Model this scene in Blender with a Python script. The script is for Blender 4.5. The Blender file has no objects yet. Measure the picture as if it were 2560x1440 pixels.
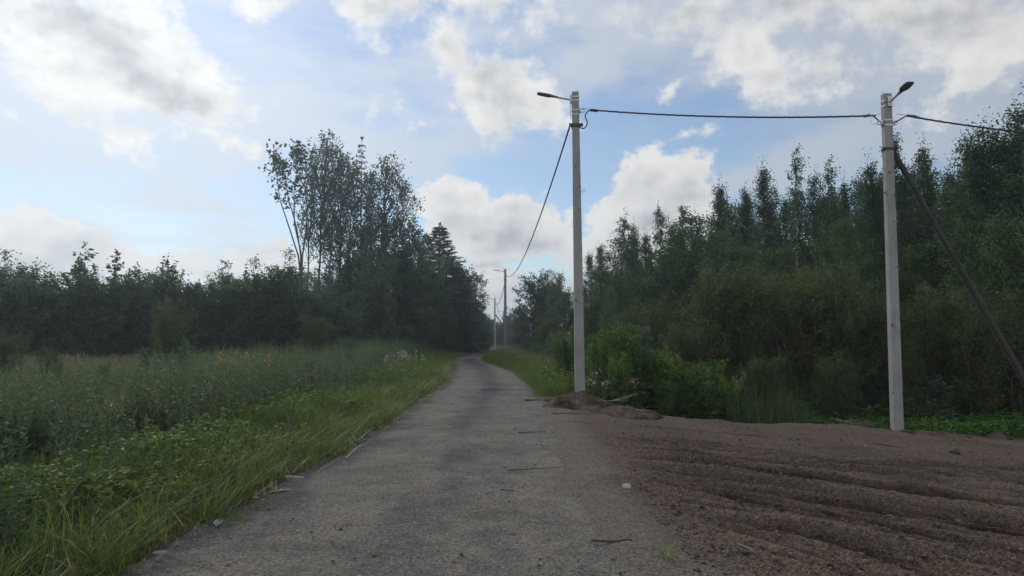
import bpy, bmesh, math, random
import numpy as np
from mathutils import Vector, Matrix

SC = bpy.context.scene
COL = SC.collection
RAD = math.radians
F = 1775.0                      # focal length in photograph pixels (2560 wide)
CAMZ = 1.5
PITCH = math.atan(118 / F)

# ------------------------------------------------------------------ helpers
def ray(px, py):
    cx, cy = (px - 1280) / F, (720 - py) / F
    return np.array([cx, math.cos(PITCH) - cy * math.sin(PITCH), math.sin(PITCH) + cy * math.cos(PITCH)])

def P(px, py, d):
    r = ray(px, py)
    return np.array([0, 0, CAMZ]) + r * (d / r[1])

def G(px, py, a=0.0, b=0.0):
    """point on the ground sheet z = -a*(x-0.7) + b seen at a pixel"""
    r = ray(px, py)
    t = (b + 0.7 * a - CAMZ) / (r[2] + a * r[0])
    return np.array([0, 0, CAMZ]) + r * t

def tag(o, label=None, cat=None, group=None, kind=None):
    if label: o['label'] = label
    if cat: o['category'] = cat
    if group: o['group'] = group
    if kind: o['kind'] = kind
    return o

def empty(name, loc=(0, 0, 0), rz=0.0, scale=(1, 1, 1)):
    o = bpy.data.objects.new(name, None)
    o.empty_display_size = 0.2
    o.location = loc; o.rotation_euler = (0, 0, rz); o.scale = scale
    COL.objects.link(o)
    return o

def link(name, me, parent=None, loc=(0, 0, 0)):
    o = bpy.data.objects.new(name, me)
    o.location = loc
    COL.objects.link(o)
    if parent is not None: o.parent = parent
    return o

def np_mesh(name, V, Q, mats, midx=None, smooth=False, attrs=None):
    V = np.ascontiguousarray(V, dtype=np.float32); Q = np.ascontiguousarray(Q, dtype=np.int32)
    me = bpy.data.meshes.new(name)
    me.vertices.add(len(V)); me.vertices.foreach_set('co', V.ravel())
    n = Q.shape[1]
    me.loops.add(Q.size); me.loops.foreach_set('vertex_index', Q.ravel())
    me.polygons.add(len(Q)); me.polygons.foreach_set('loop_start', np.arange(0, Q.size, n, dtype=np.int32))
    if smooth: me.polygons.foreach_set('use_smooth', np.ones(len(Q), dtype=bool))
    else: me.polygons.foreach_set('use_smooth', np.zeros(len(Q), dtype=bool))
    for m in (mats if isinstance(mats, (list, tuple)) else [mats]): me.materials.append(m)
    if midx is not None: me.polygons.foreach_set('material_index', np.ascontiguousarray(midx, dtype=np.int32))
    if attrs:
        for k, v in attrs.items():
            a = me.attributes.new(k, 'FLOAT', 'POINT'); a.data.foreach_set('value', np.ascontiguousarray(v, dtype=np.float32))
    me.update(calc_edges=True)
    return me

def hash2(ix, iy, seed):
    h = (ix.astype(np.int64) * 374761393 + iy.astype(np.int64) * 668265263 + seed * 1442695041) & 0xFFFFFFFF
    h = ((h ^ (h >> 13)) * 1274126177) & 0xFFFFFFFF
    h = (h ^ (h >> 16)) & 0xFFFFFFFF
    return h / 4294967295.0

def vnoise(x, y, seed=0):
    x = np.asarray(x, float); y = np.asarray(y, float)
    ix, iy = np.floor(x), np.floor(y)
    fx, fy = x - ix, y - iy
    fx = fx * fx * fx * (fx * (fx * 6 - 15) + 10); fy = fy * fy * fy * (fy * (fy * 6 - 15) + 10)
    a = hash2(ix, iy, seed); b = hash2(ix + 1, iy, seed); c = hash2(ix, iy + 1, seed); d = hash2(ix + 1, iy + 1, seed)
    return (a * (1 - fx) + b * fx) * (1 - fy) + (c * (1 - fx) + d * fx) * fy

def fbm(x, y, oct=4, seed=0, gain=0.5):
    s = 0; amp = 1; tot = 0
    for i in range(oct):
        s = s + amp * vnoise(x * 2 ** i + 17.3 * i, y * 2 ** i - 9.1 * i, seed + i); tot += amp; amp *= gain
    return s / tot

def sstep(a, b, x):
    t = np.clip((np.asarray(x, float) - a) / (b - a), 0, 1)
    return t * t * (3 - 2 * t)

class Geo:
    """collects quads"""
    def __init__(s): s.V = []; s.Q = []; s.M = []; s.n = 0
    def add(s, V, Q, m=0):
        V = np.asarray(V, float).reshape(-1, 3); Q = np.asarray(Q, int).reshape(-1, 4)
        s.V.append(V); s.Q.append(Q + s.n); s.M.append(np.full(len(Q), m)); s.n += len(V)
    def arrays(s): return np.concatenate(s.V), np.concatenate(s.Q), np.concatenate(s.M)
    def mesh(s, name, mats, smooth=False):
        V, Q, M = s.arrays(); return np_mesh(name, V, Q, mats, M, smooth)
    def tube(s, pts, rad, sides=6, m=0, cap=True):
        pts = np.asarray(pts, float); n = len(pts); rad = np.broadcast_to(np.asarray(rad, float), (n,))
        T = np.gradient(pts, axis=0); T /= np.linalg.norm(T, axis=1, keepdims=True) + 1e-9
        ref = np.array([0, 0, 1.0]) if abs(T[0][2]) < 0.9 else np.array([1.0, 0, 0])
        rings = []
        u = np.cross(T[0], ref); u /= np.linalg.norm(u)
        for i in range(n):
            u = u - T[i] * np.dot(u, T[i]); u /= np.linalg.norm(u) + 1e-9
            w = np.cross(T[i], u)
            a = np.arange(sides) * 2 * math.pi / sides
            rings.append(pts[i] + rad[i] * (np.cos(a)[:, None] * u + np.sin(a)[:, None] * w))
        V = np.concatenate(rings); Q = []
        for i in range(n - 1):
            for k in range(sides):
                k2 = (k + 1) % sides
                Q.append((i * sides + k, i * sides + k2, (i + 1) * sides + k2, (i + 1) * sides + k))
        if cap and sides % 2 == 0:
            for base in (0, (n - 1) * sides):
                for k in range(1, sides - 2, 2): Q.append((base, base + k, base + k + 1, base + k + 2))
        s.add(V, Q, m)
    def box(s, c, size, m=0, R=None):
        c = np.asarray(c, float); h = np.asarray(size, float) / 2
        V = np.array([[x, y, z] for z in (-1, 1) for y in (-1, 1) for x in (-1, 1)]) * h
        if R is not None: V = V @ np.asarray(R).T
        s.add(V + c, [(0, 2, 3, 1), (4, 5, 7, 6), (0, 1, 5, 4), (2, 6, 7, 3), (0, 4, 6, 2), (1, 3, 7, 5)], m)

# ------------------------------------------------------------------ materials
def new_mat(name):
    m = bpy.data.materials.new(name); m.use_nodes = True
    nt = m.node_tree; nt.nodes.clear()
    return m, nt

def N(nt, typ, **kw):
    n = nt.nodes.new(typ)
    for k, v in kw.items():
        if k in n.inputs.keys() if hasattr(n.inputs, 'keys') else False: n.inputs[k].default_value = v
        else: setattr(n, k, v)
    return n

def ramp(nt, fac, stops, interp='LINEAR'):
    r = nt.nodes.new('ShaderNodeValToRGB'); r.color_ramp.interpolation = interp
    el = r.color_ramp.elements
    while len(el) < len(stops): el.new(0.5)
    for e, (p, c) in zip(el, stops):
        e.position = p; e.color = (*c, 1) if len(c) == 3 else c
    nt.links.new(fac, r.inputs[0])
    return r.outputs[0]

def mathn(nt, op, a, b=None, c=None, clamp=False):
    n = nt.nodes.new('ShaderNodeMath'); n.operation = op; n.use_clamp = clamp
    for i, v in enumerate((a, b, c)):
        if v is None: continue
        if isinstance(v, (int, float)): n.inputs[i].default_value = v
        else: nt.links.new(v, n.inputs[i])
    return n.outputs[0]

def mixc(nt, fac, a, b, mode='MIX'):
    n = nt.nodes.new('ShaderNodeMix'); n.data_type = 'RGBA'; n.blend_type = mode
    for s, v in ((n.inputs[0], fac), (n.inputs[6], a), (n.inputs[7], b)):
        if isinstance(v, (int, float)): s.default_value = v
        elif isinstance(v, tuple): s.default_value = (*v, 1)
        else: nt.links.new(v, s)
    return n.outputs[2]

def noise(nt, scale, detail=4, rough=0.55, vec=None, out=0, dist=0.0):
    n = nt.nodes.new('ShaderNodeTexNoise'); n.inputs['Scale'].default_value = scale
    n.inputs['Detail'].default_value = detail; n.inputs['Roughness'].default_value = rough
    n.inputs['Distortion'].default_value = dist
    if vec is not None: nt.links.new(vec, n.inputs['Vector'])
    return n.outputs[out]

def finish(nt, col, rough=0.9, bump=None, bstr=0.5, bdist=0.01, spec=0.3, metal=0.0):
    p = nt.nodes.new('ShaderNodeBsdfPrincipled'); o = nt.nodes.new('ShaderNodeOutputMaterial')
    if isinstance(col, tuple): p.inputs['Base Color'].default_value = (*col, 1)
    else: nt.links.new(col, p.inputs['Base Color'])
    p.inputs['Metallic'].default_value = metal
    p.inputs['Specular IOR Level'].default_value = spec
    if isinstance(rough, float): p.inputs['Roughness'].default_value = rough
    else: nt.links.new(rough, p.inputs['Roughness'])
    if bump is not None:
        b = nt.nodes.new('ShaderNodeBump'); b.inputs['Strength'].default_value = bstr; b.inputs['Distance'].default_value = bdist
        nt.links.new(bump, b.inputs['Height']); nt.links.new(b.outputs[0], p.inputs['Normal'])
    nt.links.new(p.outputs[0], o.inputs[0])

def leaf_mat(name, c1, c2, c3, transl=0.35, tcol=None, rough=0.55, objvar=0.35, spec=0.22):
    m, nt = new_mat(name)
    g = nt.nodes.new('ShaderNodeNewGeometry'); oi = nt.nodes.new('ShaderNodeObjectInfo')
    col = ramp(nt, g.outputs['Random Per Island'], [(0, c1), (0.5, c2), (1, c3)])
    hs = nt.nodes.new('ShaderNodeHueSaturation')
    nt.links.new(col, hs.inputs['Color'])
    nt.links.new(mathn(nt, 'MULTIPLY_ADD', oi.outputs['Random'], 0.03, 0.487), hs.inputs['Hue'])
    nt.links.new(mathn(nt, 'MULTIPLY_ADD', oi.outputs['Random'], -objvar, 1 + objvar / 2), hs.inputs['Value'])
    col = hs.outputs[0]
    p = nt.nodes.new('ShaderNodeBsdfPrincipled'); p.inputs['Roughness'].default_value = rough
    p.inputs['Specular IOR Level'].default_value = spec
    nt.links.new(col, p.inputs['Base Color'])
    t = nt.nodes.new('ShaderNodeBsdfTranslucent')
    nt.links.new(mixc(nt, 1.0, col, tcol or (1.05, 1.25, 0.62), 'MULTIPLY'), t.inputs['Color'])
    mx = nt.nodes.new('ShaderNodeMixShader'); mx.inputs[0].default_value = transl
    nt.links.new(p.outputs[0], mx.inputs[1]); nt.links.new(t.outputs[0], mx.inputs[2])
    o = nt.nodes.new('ShaderNodeOutputMaterial'); nt.links.new(mx.outputs[0], o.inputs[0])
    return m

MAT = {}
MAT['birch'] = leaf_mat('birch leaves', (.040, .068, .040), (.056, .090, .048), (.082, .118, .060))
MAT['alder'] = leaf_mat('alder leaves', (.042, .074, .040), (.060, .100, .047), (.088, .128, .058))
MAT['willow'] = leaf_mat('willow leaves', (.055, .076, .036), (.078, .102, .044), (.122, .138, .064))
MAT['hedge'] = leaf_mat('shrub leaves', (.052, .082, .060), (.076, .112, .076), (.105, .142, .090))
MAT['aspen'] = leaf_mat('aspen leaves', (.050, .076, .058), (.070, .100, .070), (.095, .128, .084), transl=.25)
MAT['bright'] = leaf_mat('young leaves', (.072, .122, .034), (.104, .168, .046), (.155, .215, .062), transl=.4)
MAT['needle'] = leaf_mat('spruce needles', (.020, .036, .022), (.028, .048, .028), (.040, .062, .034), transl=.1)
MAT['grass'] = leaf_mat('verge grass', (.082, .116, .028), (.122, .160, .038), (.190, .192, .068), transl=.4)
MAT['weed'] = leaf_mat('broad weed leaves', (.052, .092, .026), (.080, .126, .034), (.135, .172, .048), transl=.4)
MAT['mugwort'] = leaf_mat('mugwort leaves', (.060, .090, .056), (.084, .120, .072), (.124, .160, .096), transl=.3)
MAT['drygrass'] = leaf_mat('seeding grass', (.13, .125, .075), (.18, .16, .105), (.25, .21, .15), transl=.3, tcol=(1.1, 1.05, .8))
MAT['fern'] = leaf_mat('fern leaves', (.040, .090, .022), (.065, .130, .030), (.100, .170, .042), transl=.35)
MAT['reed'] = leaf_mat('reed leaves', (.045, .070, .030), (.062, .090, .036), (.095, .115, .050), transl=.3)
MAT['pink'] = leaf_mat('pink flowers', (.42, .22, .30), (.50, .34, .38), (.55, .46, .44), transl=.3, tcol=(1, 1, 1))
MAT['fluff'] = leaf_mat('seed fluff', (.40, .34, .33), (.50, .43, .42), (.58, .53, .50), transl=.3, tcol=(1, 1, 1))
MAT['gold'] = leaf_mat('yellow flowers', (.28, .20, .04), (.38, .27, .05), (.30, .26, .07), transl=.3, tcol=(1, 1, 1))
MAT['autumn'] = leaf_mat('yellowing leaves', (.20, .14, .03), (.26, .19, .04), (.14, .15, .04), transl=.35, tcol=(1.1, 1.1, .7))
MAT['straw'] = leaf_mat('straw', (.25, .22, .14), (.34, .30, .20), (.20, .18, .10), transl=.2, tcol=(1, 1, 1))

m, nt = new_mat('bark'); tc = nt.nodes.new('ShaderNodeTexCoord')
nz = noise(nt, 14, 4, .6, tc.outputs['Object'])
finish(nt, ramp(nt, nz, [(.3, (.035, .030, .026)), (.7, (.10, .085, .072))]), 0.9, nz, .5, .01); MAT['bark'] = m
m, nt = new_mat('birch bark'); tc = nt.nodes.new('ShaderNodeTexCoord')
mp = nt.nodes.new('ShaderNodeMapping'); mp.inputs['Scale'].default_value = (2.5, 2.5, 16); nt.links.new(tc.outputs['Object'], mp.inputs[0])
nz = noise(nt, 1.6, 4, .65, mp.outputs[0]); nb = noise(nt, 1.1, 3, .6, tc.outputs['Object'])
finish(nt, mixc(nt, ramp(nt, nb, [(.40, (0, 0, 0)), (.62, (1, 1, 1))]), ramp(nt, nz, [(.42, (.05, .045, .04)), (.5, (.40, .38, .34))]), (.09, .08, .07)), .8, nz, .3, .005); MAT['birchbark'] = m

def concrete(name, c1, c2, spotc=(.05, .05, .048)):
    m, nt = new_mat(name); tc = nt.nodes.new('ShaderNodeTexCoord'); O = tc.outputs['Object']
    big = noise(nt, 1.3, 5, .6, O); fine = noise(nt, 60, 3, .6, O)
    mp = nt.nodes.new('ShaderNodeMapping'); mp.inputs['Scale'].default_value = (9, 9, .55); nt.links.new(O, mp.inputs[0])
    streak = noise(nt, 1.5, 4, .6, mp.outputs[0])
    col = ramp(nt, big, [(.3, c1), (.7, c2)])
    col = mixc(nt, ramp(nt, streak, [(.55, (0, 0, 0)), (.75, (.5, .5, .5))]), col, tuple(v * .55 for v in c1))
    col = mixc(nt, ramp(nt, noise(nt, 7, 3, .6, O), [(.655, (0, 0, 0)), (.68, (.9, .9, .9))]), col, spotc)
    col = mixc(nt, .18, col, ramp(nt, fine, [(.3, (.2, .2, .2)), (.7, (.9, .9, .9))]), 'OVERLAY')
    finish(nt, col, .88, fine, .35, .004); return m
MAT['concrete'] = concrete('pale concrete', (.19, .19, .188), (.285, .283, .277))
MAT['concrete_old'] = concrete('brown stained concrete', (.22, .20, .195), (.32, .295, .285))
MAT['brace'] = concrete('dark weathered strut', (.032, .031, .030), (.058, .055, .052))
def plain(name, c, rough=.5, metal=0., spec=.4, var=.25):
    m, nt = new_mat(name); tc = nt.nodes.new('ShaderNodeTexCoord')
    nz = noise(nt, 25, 3, .6, tc.outputs['Object'])
    finish(nt, ramp(nt, nz, [(.3, tuple(v * (1 - var) for v in c)), (.7, tuple(min(1, v * (1 + var)) for v in c))]), rough, nz, .15, .002, spec, metal); return m
MAT['steel'] = plain('galvanised steel', (.42, .43, .44), .45, .6)
MAT['lampgrey'] = plain('grey lamp housing', (.11, .115, .12), .5)
MAT['lampglass'] = plain('lamp lens', (.16, .16, .165), .25)
MAT['black'] = plain('black plastic', (.018, .018, .02), .55)
MAT['cable'] = plain('black cable sheath', (.020, .021, .026), .5)
MAT['wood'] = plain('dead wood', (.075, .058, .045), .9, var=.4)
MAT['palewood'] = plain('bleached wood', (.24, .21, .17), .9)
MAT['stone'] = plain('flat grey stone', (.17, .165, .155), .9)
MAT['litter'] = plain('white litter', (.44, .43, .41), .7, var=.1)

# soil, road, ground
m, nt = new_mat('meadow soil'); tc = nt.nodes.new('ShaderNodeTexCoord'); O = tc.outputs['Object']
a = noise(nt, .8, 6, .65, O); b = noise(nt, 25, 4, .7, O)
finish(nt, mixc(nt, ramp(nt, b, [(.4, (0, 0, 0)), (.6, (1, 1, 1))]), ramp(nt, a, [(.35, (.030, .036, .016)), (.65, (.060, .062, .028))]), (.045, .036, .026)), .95, b, .8, .03); MAT['soil'] = m

def gravel_nodes(nt, O):
    vor = nt.nodes.new('ShaderNodeTexVoronoi'); vor.inputs['Scale'].default_value = 70; nt.links.new(O, vor.inputs['Vector'])
    return vor
m, nt = new_mat('gravel road'); tc = nt.nodes.new('ShaderNodeTexCoord'); O = tc.outputs['Object']
at = nt.nodes.new('ShaderNodeAttribute'); at.attribute_name = 'loose'
vor = gravel_nodes(nt, O)
fine = noise(nt, 160, 3, .7, O); mid = noise(nt, 9, 5, .65, O); big = noise(nt, .9, 4, .6, O)
loose = mathn(nt, 'ADD', at.outputs['Fac'], mathn(nt, 'MULTIPLY_ADD', mid, .9, -.45), clamp=True)
tan = ramp(nt, big, [(.3, (.124, .112, .099)), (.7, (.180, .163, .144))])
dark = ramp(nt, big, [(.3, (.066, .066, .071)), (.7, (.100, .099, .103))])
col = mixc(nt, ramp(nt, loose, [(.20, (0, 0, 0)), (.85, (1, 1, 1))]), tan, dark)
g1 = noise(nt, 38, 3, .7, O); g2 = noise(nt, 95, 2, .6, O)
col = mixc(nt, 1.0, col, ramp(nt, noise(nt, 3.2, 5, .7, O), [(.30, (.72, .73, .75)), (.5, (1, 1, 1)), (.70, (1.22, 1.20, 1.16))]), 'MULTIPLY')
col = mixc(nt, 1.0, col, ramp(nt, g1, [(.30, (.42, .42, .42)), (.5, (.98, .98, .98)), (.72, (1.6, 1.57, 1.52))]), 'MULTIPLY')
col = mixc(nt, 1.0, col, ramp(nt, g2, [(.30, (.62, .62, .62)), (.5, (1, 1, 1)), (.70, (1.35, 1.34, 1.32))]), 'MULTIPLY')
sp = mathn(nt, 'MULTIPLY_ADD', vor.outputs['Color'], 1.1, .45)
col = mixc(nt, mathn(nt, 'MULTIPLY_ADD', loose, .55, .25), col, sp, 'MULTIPLY')
col = mixc(nt, ramp(nt, noise(nt, 21, 2, .5, O), [(.69, (0, 0, 0)), (.72, (.85, .85, .85))]), col, (.040, .037, .034))
hgt = mathn(nt, 'ADD', mathn(nt, 'MULTIPLY', vor.outputs['Distance'], .8), mathn(nt, 'MULTIPLY_ADD', g1, 1.2, mathn(nt, 'MULTIPLY', g2, .5)))
finish(nt, col, .95, hgt, .9, .018, .15); MAT['road'] = m

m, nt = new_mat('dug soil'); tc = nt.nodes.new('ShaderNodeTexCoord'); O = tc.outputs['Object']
at = nt.nodes.new('ShaderNodeAttribute'); at.attribute_name = 'damp_shade'
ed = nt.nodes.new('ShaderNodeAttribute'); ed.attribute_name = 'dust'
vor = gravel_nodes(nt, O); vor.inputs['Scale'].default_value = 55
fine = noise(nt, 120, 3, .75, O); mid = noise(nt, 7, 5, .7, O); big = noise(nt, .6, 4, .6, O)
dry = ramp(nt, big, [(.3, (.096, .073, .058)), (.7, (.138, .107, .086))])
wet_shade = ramp(nt, big, [(.3, (.027, .0175, .0135)), (.7, (.046, .029, .022))])
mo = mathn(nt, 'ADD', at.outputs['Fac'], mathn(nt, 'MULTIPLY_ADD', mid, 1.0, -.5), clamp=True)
col = mixc(nt, ramp(nt, mo, [(.2, (0, 0, 0)), (.8, (1, 1, 1))]), dry, wet_shade)
du = mathn(nt, 'ADD', ed.outputs['Fac'], mathn(nt, 'MULTIPLY_ADD', mid, .9, -.45), clamp=True)
col = mixc(nt, ramp(nt, du, [(.25, (0, 0, 0)), (.75, (1, 1, 1))]), col, (.140, .125, .110))
g1 = noise(nt, 34, 3, .7, O); g2 = noise(nt, 95, 2, .6, O)
col = mixc(nt, 1.0, col, ramp(nt, g1, [(.30, (.50, .50, .50)), (.5, (.98, .98, .98)), (.72, (1.5, 1.47, 1.42))]), 'MULTIPLY')
col = mixc(nt, 1.0, col, ramp(nt, g2, [(.30, (.60, .60, .60)), (.5, (1, 1, 1)), (.70, (1.4, 1.38, 1.35))]), 'MULTIPLY')
col = mixc(nt, .5, col, mathn(nt, 'MULTIPLY_ADD', vor.outputs['Color'], 1.0, .5), 'MULTIPLY')
hgt = mathn(nt, 'ADD', mathn(nt, 'MULTIPLY', vor.outputs['Distance'], .8), mathn(nt, 'MULTIPLY_ADD', g1, 1.4, mathn(nt, 'MULTIPLY', g2, .6)))
finish(nt, col, .95, hgt, 1.0, .022, .15); MAT['sand'] = m
MAT['pebble'] = None
m, nt = new_mat('pebbles'); g = nt.nodes.new('ShaderNodeNewGeometry')
finish(nt, ramp(nt, g.outputs['Random Per Island'], [(0, (.04, .04, .042)), (.55, (.13, .125, .12)), (1, (.30, .28, .26))]), .9); MAT['pebble'] = m
m, nt = new_mat('soil crumbs'); g = nt.nodes.new('ShaderNodeNewGeometry')
finish(nt, ramp(nt, g.outputs['Random Per Island'], [(0, (.035, .025, .02)), (.6, (.09, .07, .056)), (1, (.17, .14, .12))]), .95); MAT['crumb'] = m

# ------------------------------------------------------------------ ground plan
SLOPE = 0.075
L_pts = [G(*p) for p in [(340, 1440), (540, 1320), (720, 1205), (880, 1105), (1000, 1025), (1060, 988), (1110, 955), (1140, 930), (1147, 916), (1141, 904), (1150, 895), (1185, 887)]]
R_pts = [G(*p) for p in [(1560, 1440), (1480, 1330), (1410, 1200), (1375, 1100), (1355, 1020), (1345, 985), (1325, 955), (1290, 930), (1250, 915), (1215, 903), (1206, 895)]]
ly = [-8.0] + [p[1] for p in L_pts] + [62, 80, 120]; lx = [-2.1] + [p[0] for p in L_pts] + [-1.8, 1.2, 9]
ry = [-8.0] + [p[1] for p in R_pts] + [54, 62, 80, 120]; rx = [0.9] + [p[0] for p in R_pts] + [-1.1, .6, 4.2, 12]
lx = list(np.array(lx) - .24 * sstep(9, 6, np.array(ly)) - .32 * sstep(24, 31, np.array(ly)) * sstep(60, 50, np.array(ly)))
def xl(y): return np.interp(y, ly, lx) + 0.17 * (fbm(np.asarray(y, float) * 1.7, 0 * np.asarray(y, float), 4, 5, .65) - .5) * 2
def xr(y): return np.interp(y, ry, rx)
B_pts = [(1360, 1024), (1450, 1032), (1620, 1040), (1700, 1052), (1900, 1062), (2130, 1067), (2230, 1082), (2560, 1098)]
B = [G(px, py, SLOPE) for px, py in B_pts]
bx = [0.0] + [b[0] for b in B] + [20, 40]; by = [B[0][1] + .3] + [b[1] for b in B] + [B[-1][1] - .8, B[-1][1] - 2]
def yback(x): return np.interp(x, bx, by)

def road_z(x, y):
    return -0.012 * np.abs(x - (np.interp(y, ly, lx) + np.interp(y, ry, rx)) / 2)

def ground_z(x, y):
    x = np.asarray(x, float); y = np.asarray(y, float)
    dl = np.interp(y, ly, lx) - x; dr = x - np.interp(y, ry, rx)
    z = np.where((dl < .1) & (dr < .1), -0.10, 0.0)
    zl = -0.015 - .10 * sstep(.3, 2.0, dl) - .34 * sstep(1.5, 6, dl) - .1 * sstep(10, 25, dl)
    zr = -0.015 - .12 * sstep(.2, 1.5, dr) - .95 * sstep(1.2, 5.5, dr)
    zs = -SLOPE * np.maximum(x - .7, 0) - .25
    zd = -1.15 + .42 * sstep(6.5, 8.5, x) * sstep(5, 0, y - yback(x))
    yb = yback(x)
    t = sstep(-.1, 1.3, y - yb)
    zright = np.where(y < yb + 1.4, zs * (1 - t) + np.minimum(zd, zs) * t, np.minimum(zd, zs))
    wr = sstep(0, 1.5, x - 1.2 - np.maximum(y - 17, 0) * 10)        # sand side only close to the bend
    zr = np.where(y < 17, np.where(x > .5, zright, zr), np.where(y < 21, np.minimum(zr, -0.02 - .25 * sstep(2.2, 4, x) * 1), zr))
    zr = np.where((y >= 16) & (x > 4.5), np.minimum(zr, zright), zr)
    z = np.where(dl > .0, zl, np.where(dr > 0, zr, np.where(y < 17, -.10 - .15 * sstep(-.6, 0, dr), -.10)))
    z = z + .06 * (fbm(x * .7, y * .7, 3, 11) - .5) * sstep(.3, 2, np.maximum(dl, dr))
    return z

def gz(x, y): return float(ground_z(np.array([x]), np.array([y]))[0])

gx = np.concatenate([[-900, -500, -250, -120], np.arange(-70, -8, 1.0), np.arange(-8, 14, .2), np.arange(14, 60, 1.0), [80, 140, 300, 500, 900]])
gy = np.concatenate([[-300, -100, -40, -20], np.arange(-12, 2, 1), np.arange(2, 24, .2), np.arange(24, 60, .5), np.arange(60, 130, 3.0), [150, 200, 300, 500, 900]])
X, Y = np.meshgrid(gx, gy)
def grid_quads(nr, nc):
    i = np.arange(nr - 1)[:, None] * nc + np.arange(nc - 1)[None, :]
    return np.stack([i, i + 1, i + nc + 1, i + nc], -1).reshape(-1, 4)
Z = ground_z(X, Y)
me = np_mesh('ground', np.stack([X, Y, Z], -1).reshape(-1, 3), grid_quads(*X.shape), MAT['soil'], smooth=True)
tag(link('ground', me), kind='structure')

# road
yy = np.concatenate([np.arange(-6, 2.5, .4), np.arange(2.5, 14, .045), np.arange(14, 30, .1), np.arange(30, 66, .25), np.arange(66, 110, 2.0)])
tt = np.linspace(0, 1, 90)
YY, TT = np.meshgrid(yy, tt, indexing='ij')
xa = xl(YY) - .25; xb = np.interp(YY, ry, rx) + .45 + .5 * sstep(18, 14, YY)
XX = xa + (xb - xa) * TT
cen = (np.interp(YY, ly, lx) + np.interp(YY, ry, rx)) / 2
off = XX - cen
wob = .25 * (fbm(YY * .25, YY * 0, 2, 3) - .5)
loose = np.exp(-np.abs((off - .12 - wob) / .42) ** 1.6) * (.58 + .5 * sstep(9, 22, YY))                 # gravel left between the wheel tracks
loose = np.maximum(loose, sstep(.75 - .35 * sstep(9, 22, YY), .05, XX - xl(YY) + .5 * (fbm(XX * 2, YY * 2, 3, 22) - .5)) * .95)
loose = np.maximum(loose, sstep(-.45, -.05, XX - np.interp(YY, ry, rx)) * .85 * sstep(15, 18, YY))
loose += (fbm(XX * 2.2, YY * .5, 5, 21, .6) - .5) * (1.3 - .7 * sstep(9, 22, YY))
ZZ = road_z(XX, YY) + .020 * np.exp(-((off - .12) / .35) ** 2) + .05 * (fbm(XX * .9, YY * .5, 3, 31) - .5)
ZZ += .013 * (fbm(XX * 9, YY * 9, 3, 32, .6) - .5) * (1 + loose) + .03 * (fbm(XX * 3, YY * 2, 2, 34) - .5) * .6
ZZ -= .16 * sstep(.12, -.2, XX - xl(YY))
ZZ -= .16 * sstep(.12, .42, XX - np.interp(YY, ry, rx)) * sstep(16.5, 18, YY)
ZZ -= .10 * sstep(-.05, .55, XX - np.interp(YY, ry, rx) + .3 * (fbm(XX * 1.3, YY * 1.3, 3, 37) - .5))
me = np_mesh('road', np.stack([XX, YY, ZZ], -1).reshape(-1, 3), grid_quads(*XX.shape)[:, ::-1], MAT['road'], smooth=True, attrs={'loose': loose.ravel()})
tag(link('road', me), kind='structure')

# dug-over soil lot
def rut_coords(x, y):
    dx, dy = x + 3.5, y - 11.2
    th = np.arctan2(dy, dx); r = np.hypot(dx, dy)
    s = th * 7.5 + .7 * (fbm(x * .28, y * .28, 2, 41) - .5) + .12 * np.sin(r * .9)
    return s, r
_tr = np.random.default_rng(77)
TRACKS = [(s0, _tr.uniform(-.05, .05), _tr.uniform(.065, .105), _tr.uniform(.034, .064), int(_tr.integers(0, 999))) for s0 in np.linspace(-7.6, -.4, 25) + _tr.uniform(-.10, .10, 25)]
def tracks(s, r):
    h = np.zeros_like(s); g = np.zeros_like(s)
    for s0, sl, w, dep, sd in TRACKS:
        q = s - s0 - sl * (r - 7) - .25 * (fbm(r * .35, 0 * r, 2, sd) - .5); a = np.abs(q)
        on = sstep(.25, .60, vnoise(r * .28 + sd, 0 * r, sd)) * .65 + .35
        gr = np.exp(-(q / w) ** 4); sh = np.exp(-((a - w * 1.55) / (w * .42)) ** 2) * (.55 + .9 * fbm(r * 2.2, q * 3, 2, sd + 5))
        h += on * dep * (-gr + .95 * sh) + on * gr * .006 * np.sin(r * 62 + q * 25); g = np.maximum(g, on * gr)
    return np.clip(h, -.075, .085), g
def sand_z(x, y, detail=True):
    e = (x - np.interp(y, ry, rx)) + .5 * (fbm(x * 1.1, y * 1.1, 3, 51) - .5)
    z = -SLOPE * np.maximum(x - .7, 0) * sstep(.0, 1.5, x - .3)
    z = z - .06 + .08 * sstep(-.30, .35, e)
    s, r = rut_coords(x, y)
    act = sstep(.3, 1.8, e) * sstep(15.0, 12.2, y + .03 * x) * (.40 + .60 * sstep(13, 9.5, y))
    n1 = fbm(s * 2.3, r * .16, 2, 61, .5); n2 = fbm(s * 5.0, r * .22, 2, 62, .5); n3 = fbm(s * 13, r * .5, 2, 66, .5)
    n2 = fbm(s * 5.6 + .5 * (n1 - .5), r * .2, 3, 62, .55); ridge = 1 - np.abs(2 * n2 - 1)
    th, tg = tracks(s, r)
    h = .14 * (n1 - .5) + .05 * (ridge ** 1.4 - .62) + .06 * (n3 - .5) + 1.35 * th
    z = z + act * h + (1 - act) * .03 * (n3 - .5) * sstep(.1, .6, e)
    z = z + .045 * (fbm(x * .8, y * .8, 3, 64) - .5)
    crumb = fbm(x * 11, y * 11, 3, 63, .65) - .5
    z = z + crumb * (.008 + .018 * act)
    damp_shade = act * np.clip(.16 + 1.2 * (.5 - n1) + .5 * (.6 - ridge) + .6 * (.5 - n3) + .85 * tg, -.3, 1.4) + .30 * (fbm(x * .5, y * .5, 3, 65) - .45) - .02  # damp soil in the ruts, plus rut shade painted in as darker colour
    dust = sstep(.95, .1, e)
    return z, damp_shade, dust
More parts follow.
